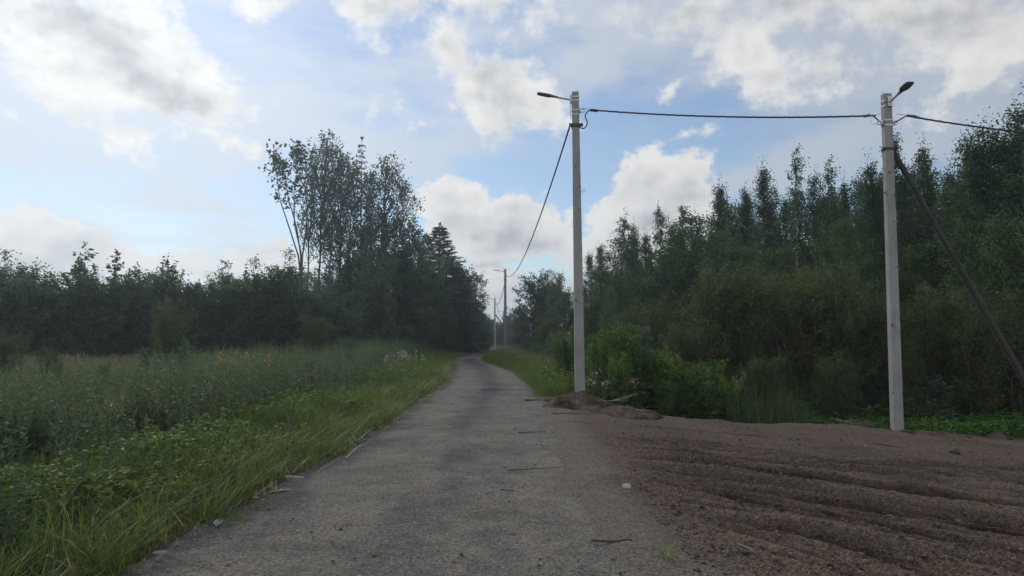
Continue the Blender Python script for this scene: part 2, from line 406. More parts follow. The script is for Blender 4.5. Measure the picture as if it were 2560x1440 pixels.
ys = np.concatenate([np.arange(1.5, 3, .12), np.arange(3, 8, .024), np.arange(8, 12.5, .036), np.arange(12.5, 18.6, .07)])
ts = np.concatenate([np.arange(0, .62, .0024), np.arange(.62, 1.0001, .01)])
YS, TS = np.meshgrid(ys, ts, indexing='ij')
X0 = np.interp(YS, ry, rx) - .7
XS = X0 + (17 - X0) * TS ** 1.05
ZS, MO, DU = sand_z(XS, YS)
edge = YS - (yback(XS) + .22 * (fbm(XS * 1.5, YS * 0, 3, 71) - .5))
ZS = ZS + .05 * np.exp(-(edge / .35) ** 2) * fbm(XS * 2.2, YS * 2, 2, 72)
ZS = ZS - .95 * sstep(.0, 1.25, edge)
ZS = np.where((XS < 2.2) & (YS > 16.4), ZS - .3 * sstep(16.4, 17.2, YS), ZS)
me = np_mesh('soil_lot', np.stack([XS, YS, ZS], -1).reshape(-1, 3), grid_quads(*XS.shape)[:, ::-1], MAT['sand'], smooth=True, attrs={'damp_shade': MO.ravel(), 'dust': DU.ravel()})
tag(link('bare_soil', me), kind='structure')
def sz(x, y): return float(sand_z(np.array([x]), np.array([y]))[0][0])

# ------------------------------------------------------------------ scattering
RNG = np.random.default_rng(7)
def scatter(protos, pos, scale, rng, tilt=.12, zs=None):
    Vs, Qs, Ms = [], [], []; n = 0
    pick = rng.integers(0, len(protos), len(pos)); rz = rng.uniform(0, 2 * math.pi, len(pos))
    tx = rng.normal(0, tilt, len(pos)); ty = rng.normal(0, tilt, len(pos))
    zs = np.ones(len(pos)) if zs is None else zs
    for k, (pv, pq, pm) in enumerate(protos):
        idx = np.where(pick == k)[0]
        if not len(idx): continue
        c, s = np.cos(rz[idx])[:, None], np.sin(rz[idx])[:, None]; sc = scale[idx][:, None]
        x = (pv[:, 0] * c - pv[:, 1] * s) * sc; y = (pv[:, 0] * s + pv[:, 1] * c) * sc; z = pv[:, 2][None, :] * sc * zs[idx][:, None]
        V = np.stack([x + z * tx[idx][:, None] + pos[idx, 0][:, None], y + z * ty[idx][:, None] + pos[idx, 1][:, None], z + pos[idx, 2][:, None]], -1)
        Q = pq[None] + (np.arange(len(idx)) * len(pv))[:, None, None] + n
        Vs.append(V.reshape(-1, 3)); Qs.append(Q.reshape(-1, 4)); Ms.append(np.tile(pm, len(idx))); n += V.shape[0] * V.shape[1]
    return np.concatenate(Vs), np.concatenate(Qs), np.concatenate(Ms)

def unit(v): return v / (np.linalg.norm(v, axis=-1, keepdims=True) + 1e-9)
def rhombs(C, A, L, W, rng, flat=0.0):
    """leaf quads: C start (n,3), A axis, L length, W width"""
    n = len(C); A = unit(A); r = rng.normal(size=(n, 3)); r[:, 2] *= (1 - flat)
    Bv = unit(np.cross(A, np.array([0, 0, 1.0]) * flat + r * (1 - flat * .8)))
    Nn = unit(np.cross(A, Bv)); L = L[:, None]; W = W[:, None]
    mid = C + A * L * .45 + Nn * L * .08
    V = np.stack([C, mid + Bv * W / 2, C + A * L, mid - Bv * W / 2], 1).reshape(-1, 3)
    return V, np.arange(4 * n).reshape(-1, 4)
def blade(geo, base, az, length, width, lean, curl, rng, m=0, seg=3):
    u = np.linspace(0, 1, seg + 1); d = np.array([math.cos(az), math.sin(az)])
    out = lean * u + curl * u ** 2.2; zz = u - .35 * curl * u ** 2.5
    p = np.stack([base[0] + d[0] * out * length, base[1] + d[1] * out * length, base[2] + zz * length], -1)
    side = np.array([-d[1], d[0], 0]) * width / 2; taper = (1 - u ** 1.6)[:, None] * .95 + .05
    V = np.concatenate([p - side * taper, p + side * taper]); k = seg + 1
    geo.add(V, [(i, i + k, i + k + 1, i + 1) for i in range(seg)], m)

def tuft(seed, n=14, h=.3, w=.008, spread=.06, lean=.3, curl=.4, seg=3):
    r = np.random.default_rng(seed); g = Geo()
    for i in range(n):
        blade(g, (r.normal(0, spread), r.normal(0, spread), 0), r.uniform(0, 6.28), h * r.uniform(.55, 1.15), w * r.uniform(.7, 1.3), r.uniform(0, lean), r.uniform(0, curl), r, 0, seg)
    return g.arrays()
def seedgrass(seed, n=7, h=.9):
    r = np.random.default_rng(seed); g = Geo()
    for i in range(n):
        b = np.array([r.normal(0, .07), r.normal(0, .07), 0]); az = r.uniform(0, 6.28); hh = h * r.uniform(.7, 1.15); ln = r.uniform(0, .2)
        blade(g, b, az, hh, .008, ln, .1, r)
        top = b + np.array([math.cos(az) * ln * hh, math.sin(az) * ln * hh, hh * .93])
        k = 7; C = top + np.stack([r.normal(0, .012, k), r.normal(0, .012, k), -r.uniform(0, .2, k)], -1)
        V, Q = rhombs(C, np.stack([r.normal(0, .35, k), r.normal(0, .35, k), np.ones(k)], -1), r.uniform(.05, .12, k), r.uniform(.012, .026, k), r); g.add(V, Q, 0)
        for j in range(2): blade(g, b, r.uniform(0, 6.28), hh * .5, .007, .3, .5, r)
    return g.arrays()
def herb(seed, h=.9, stems=4, nl=24, ll=.09, lw=.022, spread=.10, spike=True):
    r = np.random.default_rng(seed); g = Geo()
    for i in range(stems):
        b = np.array([r.normal(0, spread), r.normal(0, spread), 0]); hh = h * r.uniform(.65, 1.12); az = r.uniform(0, 6.28); ln = r.uniform(0, .16)
        blade(g, b, az, hh, .010, ln, .04, r, 0, 3)
        t = r.uniform(.12, 1, nl); a = r.uniform(0, 6.28, nl)
        C = b + np.stack([math.cos(az) * ln * hh * t, math.sin(az) * ln * hh * t, hh * t * .97], -1)
        A = np.stack([np.cos(a), np.sin(a), r.uniform(.1, 1.0, nl)], -1)
        sz_ = (1.15 - .75 * t)
        V, Q = rhombs(C, A, ll * sz_ * r.uniform(.7, 1.3, nl), lw * sz_ * r.uniform(.7, 1.4, nl), r, .5); g.add(V, Q, 0)
        if spike:
            k = 16; t = r.uniform(.72, 1.08, k); C = b + np.stack([math.cos(az) * ln * hh * t + r.normal(0, .012, k), math.sin(az) * ln * hh * t + r.normal(0, .012, k), hh * t], -1)
            V, Q = rhombs(C, np.stack([r.normal(0, .5, k), r.normal(0, .5, k), np.ones(k)], -1), r.uniform(.02, .05, k), r.uniform(.008, .018, k), r); g.add(V, Q, 0)
    return g.arrays()
def leafy(seed, h=.3, n=46, ll=.11, lw=.055, spread=.16):
    """low mat of compound leaves"""
    r = np.random.default_rng(seed); g = Geo()
    hub = np.stack([r.normal(0, spread, 10), r.normal(0, spread, 10), h * r.uniform(.4, 1.05, 10)], -1)
    for q in hub: blade(g, (q[0] * .3, q[1] * .3, 0), math.atan2(q[1], q[0]), q[2], .006, .25, 0.05, r, 0, 2)
    k = r.integers(0, 10, n); a = r.uniform(0, 6.28, n)
    V, Q = rhombs(hub[k] + r.normal(0, .02, (n, 3)), np.stack([np.cos(a), np.sin(a), r.uniform(-.35, .5, n)], -1), ll * r.uniform(.6, 1.25, n), lw * r.uniform(.7, 1.25, n), r, .45); g.add(V, Q, 0)
    return g.arrays()
def dock(seed, n=9, ll=.32, lw=.10):
    r = np.random.default_rng(seed); g = Geo()
    for i in range(n):
        az = r.uniform(0, 6.28); L = ll * r.uniform(.6, 1.15); el = r.uniform(.35, 1.2); d = np.array([math.cos(az), math.sin(az), 0]); s_ = np.array([-d[1], d[0], 0])
        u = np.linspace(0, 1, 6); ang = el - .9 * u * r.uniform(.3, 1.1)
        p = np.cumsum(np.stack([np.cos(ang)[:, None] * d * L / 5 + np.array([0, 0, 1]) * np.sin(ang)[:, None] * L / 5], 0)[0], 0) + r.normal(0, .03, 3) * [1, 1, 0]
        wv = lw * np.array([.12, .75, 1, .85, .5, .04]) * r.uniform(.8, 1.2) / 2; fold = wv * .35
        le = p - s_ * wv[:, None] + [0, 0, 1] * fold[:, None]; ri = p + s_ * wv[:, None] + [0, 0, 1] * fold[:, None] * r.uniform(.5, 1.2)
        V = np.concatenate([le, p, ri]); Q = []
        for j in range(5): Q += [(j, j + 6, j + 7, j + 1), (j + 6, j + 12, j + 13, j + 7)]
        g.add(V, Q, 0)
    return g.arrays()
def fern(seed, n=7, L=.55):
    r = np.random.default_rng(seed); g = Geo()
    for i in range(n):
        az = r.uniform(0, 6.28); d = np.array([math.cos(az), math.sin(az), 0]); s_ = np.array([-d[1], d[0], 0]); l = L * r.uniform(.7, 1.15); k = 9
        u = np.linspace(.12, 1, k); p = d * (l * (u * .75))[:, None] + np.array([0, 0, 1]) * (l * (.85 * u - .55 * u ** 2.3))[:, None]
        for sg in (-1, 1):
            A = s_ * sg + d * .45 + np.array([0, 0, -.12]) + r.normal(0, .08, (k, 3))
            V, Q = rhombs(p, A, l * .34 * (1.08 - u), np.full(k, l * .085), r, 1.0); g.add(V, Q, 0)
    return g.arrays()

def pts_left(n, d0, d1, y0, y1, pw=.8, rng=RNG, lim=.88):
    """points in a band d0..d1 metres left of the road, denser close to the viewer"""
    u = rng.uniform(0, 1, n); q = 1 - pw
    y = (y0 ** q + u * (y1 ** q - y0 ** q)) ** (1 / q)
    d = rng.uniform(d0, d1, n); x = np.interp(y, ly, lx) - d
    k = np.abs(x) < lim * y + 2.5
    x, y, d = x[k], y[k], d[k]
    return np.stack([x, y, ground_z(x, y)], -1), d
def pts_right(n, d0, d1, y0, y1, pw=.6, rng=RNG):
    u = rng.uniform(0, 1, n); q = 1 - pw
    y = (y0 ** q + u * (y1 ** q - y0 ** q)) ** (1 / q)
    d = rng.uniform(d0, d1, n); x = np.interp(y, ry, rx) + d
    return np.stack([x, y, ground_z(x, y)], -1), d

def stuff(name, label, cat, arrays, mats):
    V, Q, M = arrays
    o = link(name, np_mesh(name, V, Q, mats, M)); return tag(o, label, cat, kind='stuff')
def merge(*arrs):
    Vs, Qs, Ms = [], [], []; n = 0
    for V, Q, M in arrs: Vs.append(V); Qs.append(Q + n); Ms.append(M); n += len(V)
    return np.concatenate(Vs), np.concatenate(Qs), np.concatenate(Ms)

def dens(p, f, lo, hi, seed, rng=RNG):
    v = fbm(p[:, 0] * f, p[:, 1] * f, 3, seed)
    return rng.uniform(0, 1, len(p)) < sstep(lo, hi, v)

# --- left verge: short grass at the road, then leafy weeds, then tall herbs, then seeding grass
g_short = [tuft(100 + i, 16, .17, .007, .07, .6, .8) for i in range(5)]
g_tall = [tuft(120 + i, 18, .42, .009, .06, .28, .55) for i in range(5)]
p, d = pts_left(12000, -.12, 2.4, 3.2, 55, .95); k = dens(p, .9, .25, .5, 201); p, d = p[k], d[k]
A1 = scatter(g_short, p, RNG.uniform(.6, 1.3, len(p)) * (.30 + .80 * np.clip(d / .9, 0, 1)) * (1 + p[:, 1] / 60), RNG)
p, d = pts_left(3600, .6, 2.9, 3.2, 50, .85); k = dens(p, .55, .45, .58, 202); p, d = p[k], d[k]
A2 = scatter(g_tall, p, RNG.uniform(.7, 1.3, len(p)) * (1 + p[:, 1] / 80), RNG)
p, d = pts_right(5000, -.15, 2.6, 17.6, 64, .5)
A3 = scatter(g_short + g_tall, p, RNG.uniform(.6, 1.2, len(p)) * (.6 + .5 * np.clip(d, 0, 1)) * (1 + p[:, 1] / 90), RNG)
g_arch = [tuft(130 + i, 34, .40, .008, .07, .7, .95, 4) for i in range(4)]
p, d = pts_left(520, -.05, 1.3, 3.4, 45, .8); A4 = scatter(g_arch, p, RNG.uniform(.55, 1.15, len(p)) * (1 + p[:, 1] / 80), RNG)
p, d = pts_left(2600, -.34, .15, 3.2, 40, .9); k = dens(p, 2.2, .48, .62, 212); p = p[k]; p[:, 2] += .03; A5 = scatter(g_short, p, RNG.uniform(.25, .8, len(p)), RNG)
p, d = pts_left(420, -.1, 1.6, 3.2, 40, .9); k = dens(p, 1.2, .45, .6, 213); p = p[k]; ST = scatter([tuft(135 + i, 7, .34, .006, .08, 1.1, .9, 3) for i in range(3)], p, RNG.uniform(.4, 1.0, len(p)), RNG, .2)
n_ = 700; y_ = 3.2 * (26 / 3.2) ** RNG.uniform(0, 1, n_); x_ = xl(y_) + RNG.normal(-.12, .16, n_); ST2 = scatter([tuft(138, 1, .12, .010, .01, 2.6, .3, 2), tuft(139, 2, .09, .018, .02, 2.4, .2, 2)], np.stack([x_, y_, np.maximum(ground_z(x_, y_), -.03) + .012], -1), RNG.uniform(.5, 1.3, n_), RNG, .05)
stuff('dry_straw', 'pale dry straw and litter lying along the verge edge', 'straw', merge(ST, ST2), [MAT['straw']])
stuff('verge_grass', 'bright green short grass edging both sides of the gravel road', 'grass', merge(A1, A2, A3, A4, A5), [MAT['grass']])

lf = [leafy(140 + i, .24 + .09 * i, 66, .070, .034) for i in range(4)]; dk = [dock(150 + i) for i in range(4)]
p, d = pts_left(4300, .35, 3.3, 3.0, 46, .95); k = dens(p, .6, .42, .60, 203); p, d = p[k], d[k]
A1 = scatter(lf, p, RNG.uniform(.5, 1.1, len(p)) * (.35 + .65 * np.clip(d / 1.1, 0, 1)) * (1 + p[:, 1] / 90), RNG)
p, d = pts_left(1100, .45, 3.0, 3.0, 30, .95); k = dens(p, .8, .46, .6, 204); p, d = p[k], d[k]
A2 = scatter(dk, p, RNG.uniform(.5, 1.05, len(p)) * (.5 + .5 * np.clip(d / 1.2, 0, 1)), RNG)
p, d = pts_right(1500, .5, 4, 17.8, 60, .5)
A3 = scatter(lf, p, RNG.uniform(.8, 1.5, len(p)), RNG)
stuff('verge_weeds', 'broad leaved green weeds and docks growing along the road verge', 'weeds', merge(A1, A2, A3), [MAT['weed']])

hb = [herb(160 + i, 1.12, 6, 36, .13, .036, .14) for i in range(6)]
p, d = pts_left(2900, 2.0, 8.5, 3.8, 50, .55); k = dens(p, .45, .28, .50, 205); p, d = p[k], d[k]
A1 = scatter(hb, p, RNG.uniform(.72, 1.12, len(p)) * (.50 + .50 * np.clip((d - 1.8) / .8, 0, 1)) * (1 + p[:, 1] / 160), RNG, .09)
p, d = pts_left(1100, 8, 27, 7, 44, .3); k = dens(p, .3, .40, .55, 209); p = p[k]; A2 = scatter(hb, p, RNG.uniform(.7, 1.1, len(p)), RNG, .09)
p, d = pts_right(520, 1.2, 4.5, 18.5, 64, .4); A3 = scatter(hb, p, RNG.uniform(.5, .95, len(p)), RNG, .08)
stuff('tall_herbs', 'tall blue green mugwort stems filling the meadow left of the road', 'herbs', merge(A1, A2, A3), [MAT['mugwort']])
nh = [herb(170 + i, .8, 5, 30, .13, .062, .13, False) for i in range(4)]
p, d = pts_left(1500, 1.6, 9, 3.6, 46, .6); k = dens(p, .5, .45, .60, 210); p, d = p[k], d[k]
A1 = scatter(nh, p, RNG.uniform(.6, 1.1, len(p)) * (.55 + .45 * np.clip((d - 1.3) / 1.2, 0, 1)), RNG, .1)
p, d = pts_left(900, 8, 26, 9, 44, .3); k = dens(p, .3, .5, .64, 211); p = p[k]; A2 = scatter(nh, p, RNG.uniform(.6, 1.1, len(p)), RNG, .1)
p, d = pts_left(650, .7, 2.6, 3.2, 40, .85); A3 = scatter(nh + hb, p, RNG.uniform(.28, .62, len(p)), RNG, .14)
stuff('nettle_beds', 'dark green nettle like herbs standing in patches among the meadow stems', 'nettles', merge(A1, A2, A3), [MAT['mugwort']])
sg = [seedgrass(180 + i, 8, 1.0) for i in range(5)]
p, d = pts_left(6500, 6, 28, 9, 46, .1); k = dens(p, .18, .28, .50, 206); p, d = p[k], d[k]
A1 = scatter(sg, p, RNG.uniform(.85, 1.25, len(p)), RNG, .1)
p, d = pts_left(1500, 2.4, 9, 6, 42, .45); k = dens(p, .4, .47, .60, 207); p = p[k]
A2 = scatter(sg, p, RNG.uniform(.6, 1.0, len(p)), RNG, .1)
p, d = pts_right(300, .8, 4, 19, 60, .4); A3 = scatter(sg, p, RNG.uniform(.6, .9, len(p)), RNG, .1)
stuff('seeding_grass', 'brownish seeding meadow grass in front of the left shrub line', 'grass', merge(A1, A2, A3), [MAT['drygrass']])

# --- plants beyond the bare soil on the right
fr = [fern(210 + i) for i in range(5)]
n = 950; x = RNG.uniform(6.6, 16, n); y = yback(x) + RNG.uniform(.02, 3.2, n) ** 1.0
x, y = np.concatenate([x, RNG.uniform(8.9, 15, 420)]), np.concatenate([y, np.zeros(420)]); y[n:] = yback(x[n:]) + RNG.uniform(-.05, .9, 420)
k = ~((np.abs(x - 8.35) < .5) & (y < 15.6)); x, y = x[k], y[k]
p = np.stack([x, y, np.maximum(ground_z(x, y), -.85)], -1)
A1 = scatter(fr + [leafy(220 + i, .42) for i in range(3)], p, RNG.uniform(.55, 1.05, len(p)), RNG)
stuff('fern_patch', 'low green ferns and nettles behind the right pole', 'ferns', A1, [MAT['fern']])
n = 260; x = RNG.uniform(5.1, 7.0, n); y = yback(x) + RNG.uniform(.9, 3.4, n)
A1 = scatter([tuft(230 + i, 9, 1.45, .014, .10, .12, .22, 4) for i in range(4)], np.stack([x, y, ground_z(x, y)], -1), RNG.uniform(.6, 1.1, n), RNG, .06)
stuff('reed_bed', 'tall thin reeds standing in the ditch behind the bare soil', 'reeds', A1, [MAT['reed']])
n = 1500; x = RNG.uniform(2.6, 22, n); y = np.maximum(yback(x), 17.0) + RNG.uniform(.8, 16, n)
A1 = scatter([leafy(240 + i, .5, 46, .13, .06, .25) for i in range(4)], np.stack([x, y, ground_z(x, y)], -1), RNG.uniform(.8, 1.8, n), RNG)
n = 1200; x2 = RNG.uniform(-46, -3, n); y2 = RNG.uniform(27, 60, n); k = x2 < np.interp(y2, ly, lx) - 3; x2, y2 = x2[k], y2[k]
A2 = scatter([leafy(240 + i, .5, 46, .13, .06, .25) for i in range(4)], np.stack([x2, y2, ground_z(x2, y2)], -1), RNG.uniform(.9, 2.0, len(x2)), RNG)
stuff('undergrowth', 'dark green undergrowth beneath the trees and shrubs', 'undergrowth', merge(A1, A2), [MAT['alder']])

# --- loose stones and crumbs
def pebble(seed):
    r = np.random.default_rng(seed)
    V = np.array([[x, y, z] for z in (-1, 1) for y in (-1, 1) for x in (-1, 1)], float) * [1, .8, .55] * r.uniform(.7, 1.2, (8, 3))
    return V, np.array([(0, 2, 3, 1), (4, 5, 7, 6), (0, 1, 5, 4), (2, 6, 7, 3), (0, 4, 6, 2), (1, 3, 7, 5)]), np.zeros(6, int)
pb = [pebble(300 + i) for i in range(6)]
n = 9000; u = RNG.uniform(0, 1, n); y = 3.0 * (16 / 3.0) ** u; t = RNG.uniform(0, 1, n) ; x = xl(y) + .05 + (np.interp(y, ry, rx) + .5 - xl(y)) * t
cen = (np.interp(y, ly, lx) + np.interp(y, ry, rx)) / 2
k = RNG.uniform(0, 1, n) < .28 + .72 * np.maximum(np.exp(-((x - cen - .12) / .35) ** 2), sstep(.5, .1, x - xl(y))); x, y = x[k], y[k]; cen = cen[k]
z = road_z(x, y) + .012 * np.exp(-((x - cen) / .35) ** 2)
A1 = scatter(pb, np.stack([x, y, z + .004], -1), RNG.gamma(1.8, .0021, len(x)).clip(.002, .013), RNG, 0)
stuff('road_gravel', 'loose dark and pale gravel stones lying on the road', 'gravel', A1, [MAT['pebble']])
n = 15000; u = RNG.uniform(0, 1, n); y = 3.2 * (15.5 / 3.2) ** u; x = np.interp(y, ry, rx) + RNG.uniform(.2, 1, n) ** 1.3 * (.72 * y + .5); k = y < yback(x) - .1; x, y = x[k], y[k]
z = sand_z(x, y)[0]
A1 = scatter(pb, np.stack([x, y, z + .004], -1), RNG.gamma(1.5, .0032, len(x)).clip(.002, .022), RNG, 0)
stuff('soil_crumbs', 'small brown crumbs of dug soil strewn over the ruts', 'soil crumbs', A1, [MAT['crumb']])


# ------------------------------------------------------------------ trees
def make_tree(seed, H=10, R=1.6, lo=.12, nl=56, stems=1, up=(20, 62), droop=.25, ntw=7, tw=.55, lpt=16, ll=.085, lw=.055,
              r0=.085, wob=.12, prof='cone', spread=.10, ss=.25, tip=1.0, hang=.3, leafmat='birch', barkmat='bark', paths=None, topgap=0.0, bend=.2):
    r = np.random.default_rng(seed); W = Geo(); TS_, TE_ = [], []
    for si in range(stems):
        if paths is not None: tr = np.asarray(paths[si], float); Hs = tr[-1][2]; n = len(tr)
        else:
            n = 9; Hs = H * (1 if si == 0 else r.uniform(.62, .97)); u = np.linspace(0, 1, n)
            az = r.uniform(0, 6.28); ln = ss * Hs * (r.uniform(.3, 1) if stems > 1 else 0)
            wx = np.cumsum(r.normal(0, wob / n ** .5, n)); wy = np.cumsum(r.normal(0, wob / n ** .5, n))
            tr = np.stack([math.cos(az) * ln * u ** .8 + wx * u + (math.cos(az) * .08 if stems > 1 else 0), math.sin(az) * ln * u ** .8 + wy * u, Hs * u], -1); tr[:, 2] -= .15 * (1 - u)
        rad = r0 * (Hs / H) * (1 - np.linspace(0, 1, n)) ** .85 + .006
        W.tube(tr, rad, 6, 0)
        seg = np.linspace(0, 1, n)
        m = max(4, int(nl / stems ** .7))
        for i in range(m):
            t = lo + (1 - lo) * ((i + r.uniform(0, 1)) / m)
            if prof == 'cone': pr = max(.06, (1 - t)) ** .68 * min(1, (t - lo) / .14 + .45)
            elif prof == 'spire': pr = (max(.03, 1 - t)) ** .95 * min(1, (t - lo) / .14 + .5) * (.8 + .4 * r.uniform())
            elif prof == 'col': pr = (max(.05, 1 - t)) ** .45 * min(1, (t - lo) / .1 + .55) * .9
            elif prof == 'oval': q = (t - lo) / (1 - lo); pr = math.sqrt(max(.03, 1 - (2 * q - .85) ** 2 / 1.4))
            else: q = (t - lo) / (1 - lo); pr = (.35 + .65 * math.sin(min(1, q * 1.25) * math.pi * .62)) * (1.0 if q < .9 else .6)
            L = R * pr * r.uniform(.55, 1.2); az = i * 2.399 + r.normal(0, .5); el = RAD(up[0] + (up[1] - up[0]) * t + r.normal(0, 9))
            p0 = np.array([np.interp(t, seg, tr[:, k]) for k in range(3)])
            k = 5; ub = np.linspace(0, 1, k); d = np.array([math.cos(az) * math.cos(el), math.sin(az) * math.cos(el), math.sin(el)])
            pl = p0 + d * (L * ub)[:, None]; pl[:, 2] += L * (bend * ub - droop * ub ** 2.2); pl[1:] += np.cumsum(r.normal(0, .035 * L, (k - 1, 3)), 0)
            W.tube(pl, np.linspace(max(.007, .018 * L), .004, k), 3, 0, False)
            nt_ = max(2, int(ntw * (.35 + .65 * L / R)))
            uu = r.uniform(.18, 1, nt_) ** .8; S = np.stack([np.interp(uu, ub, pl[:, c]) for c in range(3)], -1)
            D = unit(d * .6 + r.normal(0, .6, (nt_, 3)) + [0, 0, .12]); D[:, 2] -= hang * r.uniform(.2, 1.3, nt_)
            E = S + D * (tw * r.uniform(.5, 1.2, nt_))[:, None] * (.45 + .55 * min(1, L / R + .3))
            TS_.append(S); TE_.append(E); TS_.append(pl[-1:]); TE_.append(pl[-1:] + unit(d + [0, 0, .2 - hang])[None] * tw * .6)
        k = 5; S = tr[-2] + (tr[-1] - tr[-2]) * r.uniform(0, 1, (k, 1)); TS_.append(S); TE_.append(S + unit(r.normal(0, .45, (k, 3)) + [0, 0, 1.0]) * tw * .7 * tip)
        TS_.append(tr[-1:]); TE_.append(tr[-1:] + np.array([[0, 0, tw * tip]]))
    S, E = np.concatenate(TS_), np.concatenate(TE_)
    n = len(S); cnt = r.poisson(lpt, n); idx = np.repeat(np.arange(n), cnt); u = r.uniform(.05, 1.02, len(idx))[:, None]
    C = S[idx] * (1 - u) + E[idx] * u + r.normal(0, spread, (len(idx), 3))
    A = unit(E[idx] - S[idx]) * .5 + r.normal(0, .7, (len(idx), 3)) + [0, 0, -.25]
    V, Q = rhombs(C, A, ll * r.uniform(.6, 1.3, len(idx)), lw * r.uniform(.65, 1.3, len(idx)), r)
    # thin twigs carried with the foliage
    Lg = Geo(); Lg.add(V, Q, 0)
    side = unit(np.cross(E - S, r.normal(size=(n, 3)))) * .004
    Lg.add(np.stack([S - side, S + side, E + side * .4, E - side * .4], 1).reshape(-1, 3), np.arange(4 * n).reshape(-1, 4), 1)
    return W.mesh('trunk', MAT[barkmat], True), Lg.mesh('crown', [MAT[leafmat], MAT['bark']])

def make_spruce(seed, H=11, R=2.0, step=.34, sparse=1.0, r0=.12, ll=.17, per=26, lo=.04):
    r = np.random.default_rng(seed); W = Geo(); C_, A_ = [], []
    W.tube([[0, 0, -.15], [0.02, 0, H * .5], [0, .02, H]], [r0, r0 * .55, .01], 6, 0)
    z = H * lo
    while z < H * .985:
        t = z / H; L = R * (1 - t) ** .85 + .06; nb = int(r.integers(5, 8) * sparse) + 1
        for i in range(nb):
            az = i * 6.283 / nb + r.uniform(-.3, .3) + z * 3; l = L * r.uniform(.65, 1.12); k = 6; u = np.linspace(0, 1, k)
            el = RAD(28 * t - 14 + 20 * (1 - sparse)) ; d = np.array([math.cos(az), math.sin(az), 0])
            pl = np.array([0, 0, z]) + d * (l * u)[:, None]; pl[:, 2] += l * (math.tan(el) * u - .30 * u + .32 * u ** 2.4)
            W.tube(pl, np.linspace(.014, .004, k), 3, 0, False)
            m = int(per * (.3 + l) * sparse); uu = r.uniform(.06, 1.03, m) ** .75; S = np.stack([np.interp(uu, u, pl[:, c]) for c in range(3)], -1) + r.normal(0, .035, (m, 3))
            s_ = np.array([-d[1], d[0], 0]); sg = r.choice([-1, 1], m)[:, None]
            C_.append(S); A_.append(d * .65 + s_ * sg * r.uniform(.2, 1.0, (m, 1)) + np.array([0, 0, -.38]) + r.normal(0, .2, (m, 3)))
        z += step * (1.15 - .55 * t) * r.uniform(.85, 1.15)
    C, A = np.concatenate(C_), np.concatenate(A_); n = len(C)
    top = np.array([[0, 0, H - .25]] * 14) + r.uniform(0, .28, (14, 1)) * [0, 0, 1]
    C = np.concatenate([C, top]); A = np.concatenate([A, r.normal(0, .5, (14, 3)) + [0, 0, .7]]); n = len(C)
    V, Q = rhombs(C, A, ll * r.uniform(.6, 1.25, n), ll * .38 * r.uniform(.7, 1.2, n), r, .5)
    return W.mesh('trunk', MAT['bark'], True), np_mesh('crown', V, Q, MAT['needle'])

PROTO = {}
for i in range(5):
    PROTO['birch', i] = make_tree(400 + i, 10, 2.05, .14, 72, up=(22, 62), droop=.30, ntw=10, tw=.62, lpt=24, ll=.085, lw=.058, hang=.5, spread=.12, prof='cone', tip=1.5, barkmat='birchbark', leafmat='birch')
for i in range(3):
    PROTO['cone', i] = make_tree(405 + i, 10, 2.5, .10, 84, up=(26, 60), droop=.24, ntw=12, tw=.55, lpt=24, ll=.082, lw=.058, hang=.4, spread=.10, prof='spire', tip=1.5, barkmat='birchbark', leafmat='birch')
for i in range(2):
    PROTO['thin', i] = make_tree(410 + i, 10, 1.45, .2, 60, up=(40, 70), droop=.10, ntw=6, tw=.55, lpt=12, ll=.10, lw=.06, hang=.1, prof='cone', barkmat='birchbark', leafmat='birch', spread=.06)
for i in range(2):
    PROTO['weeping', i] = make_tree(415 + i, 10, 1.9, .2, 66, up=(35, 64), droop=.45, ntw=9, tw=.85, lpt=22, ll=.09, lw=.06, hang=1.3, prof='col', barkmat='birchbark', leafmat='birch', spread=.06)
for i in range(4):
    PROTO['alder', i] = make_tree(420 + i, 8, 2.1, .06, 74, stems=2, up=(12, 60), droop=.15, ntw=10, tw=.6, lpt=22, ll=.10, lw=.072, hang=.15, prof='oval', leafmat='alder', spread=.11, ss=.12)
for i in range(4):
    PROTO['willow', i] = make_tree(430 + i, 3.6, 1.15, .04, 74, stems=6, up=(38, 72), droop=.10, ntw=7, tw=.42, lpt=15, ll=.085, lw=.030, hang=.05, prof='bush', leafmat='willow', spread=.06, ss=.30, r0=.03)
for i in range(5):
    PROTO['shrub', i] = make_tree(440 + i, 4.8, 1.35, .04, 80, stems=5, up=(25, 70), droop=.12, ntw=8, tw=.5, lpt=15, ll=.11, lw=.078, hang=.05, prof='bush', leafmat='hedge', spread=.08, ss=.26, r0=.045, tip=1.4)
for i in range(2):
    PROTO['shoots', i] = make_tree(450 + i, 6.4, .75, .30, 34, stems=6, up=(50, 74), droop=.05, ntw=3, tw=.5, lpt=9, ll=.17, lw=.13, hang=-.1, prof='bush', leafmat='hedge', spread=.035, ss=.24, r0=.045, tip=1.8)
for i in range(4):
    PROTO['aspen', i] = make_tree(460 + i, 16, 2.9, .50 if i % 2 else .32, 70, up=(30, 62), droop=.06, ntw=8, tw=.95, lpt=5.0 if i % 2 else 7.0, ll=.21, lw=.16, hang=.0, prof='oval', leafmat='aspen', spread=.12, r0=.15, wob=.45)
for i in range(3):
    PROTO['broad', i] = make_tree(470 + i, 10, 3.0, .05, 84, stems=3, up=(5, 60), droop=.22, ntw=10, tw=.8, lpt=17, ll=.19, lw=.14, hang=.3, prof='oval', leafmat='aspen', spread=.14, ss=.16, r0=.12)
for i in range(2):
    PROTO['spruce', i] = make_spruce(480 + i, 11, 2.3, step=.40, per=40, ll=.2)
PROTO['bare_spruce', 0] = make_spruce(485, 15.5, 1.5, step=.62, sparse=.62, r0=.13, per=15, lo=.45, ll=.26)
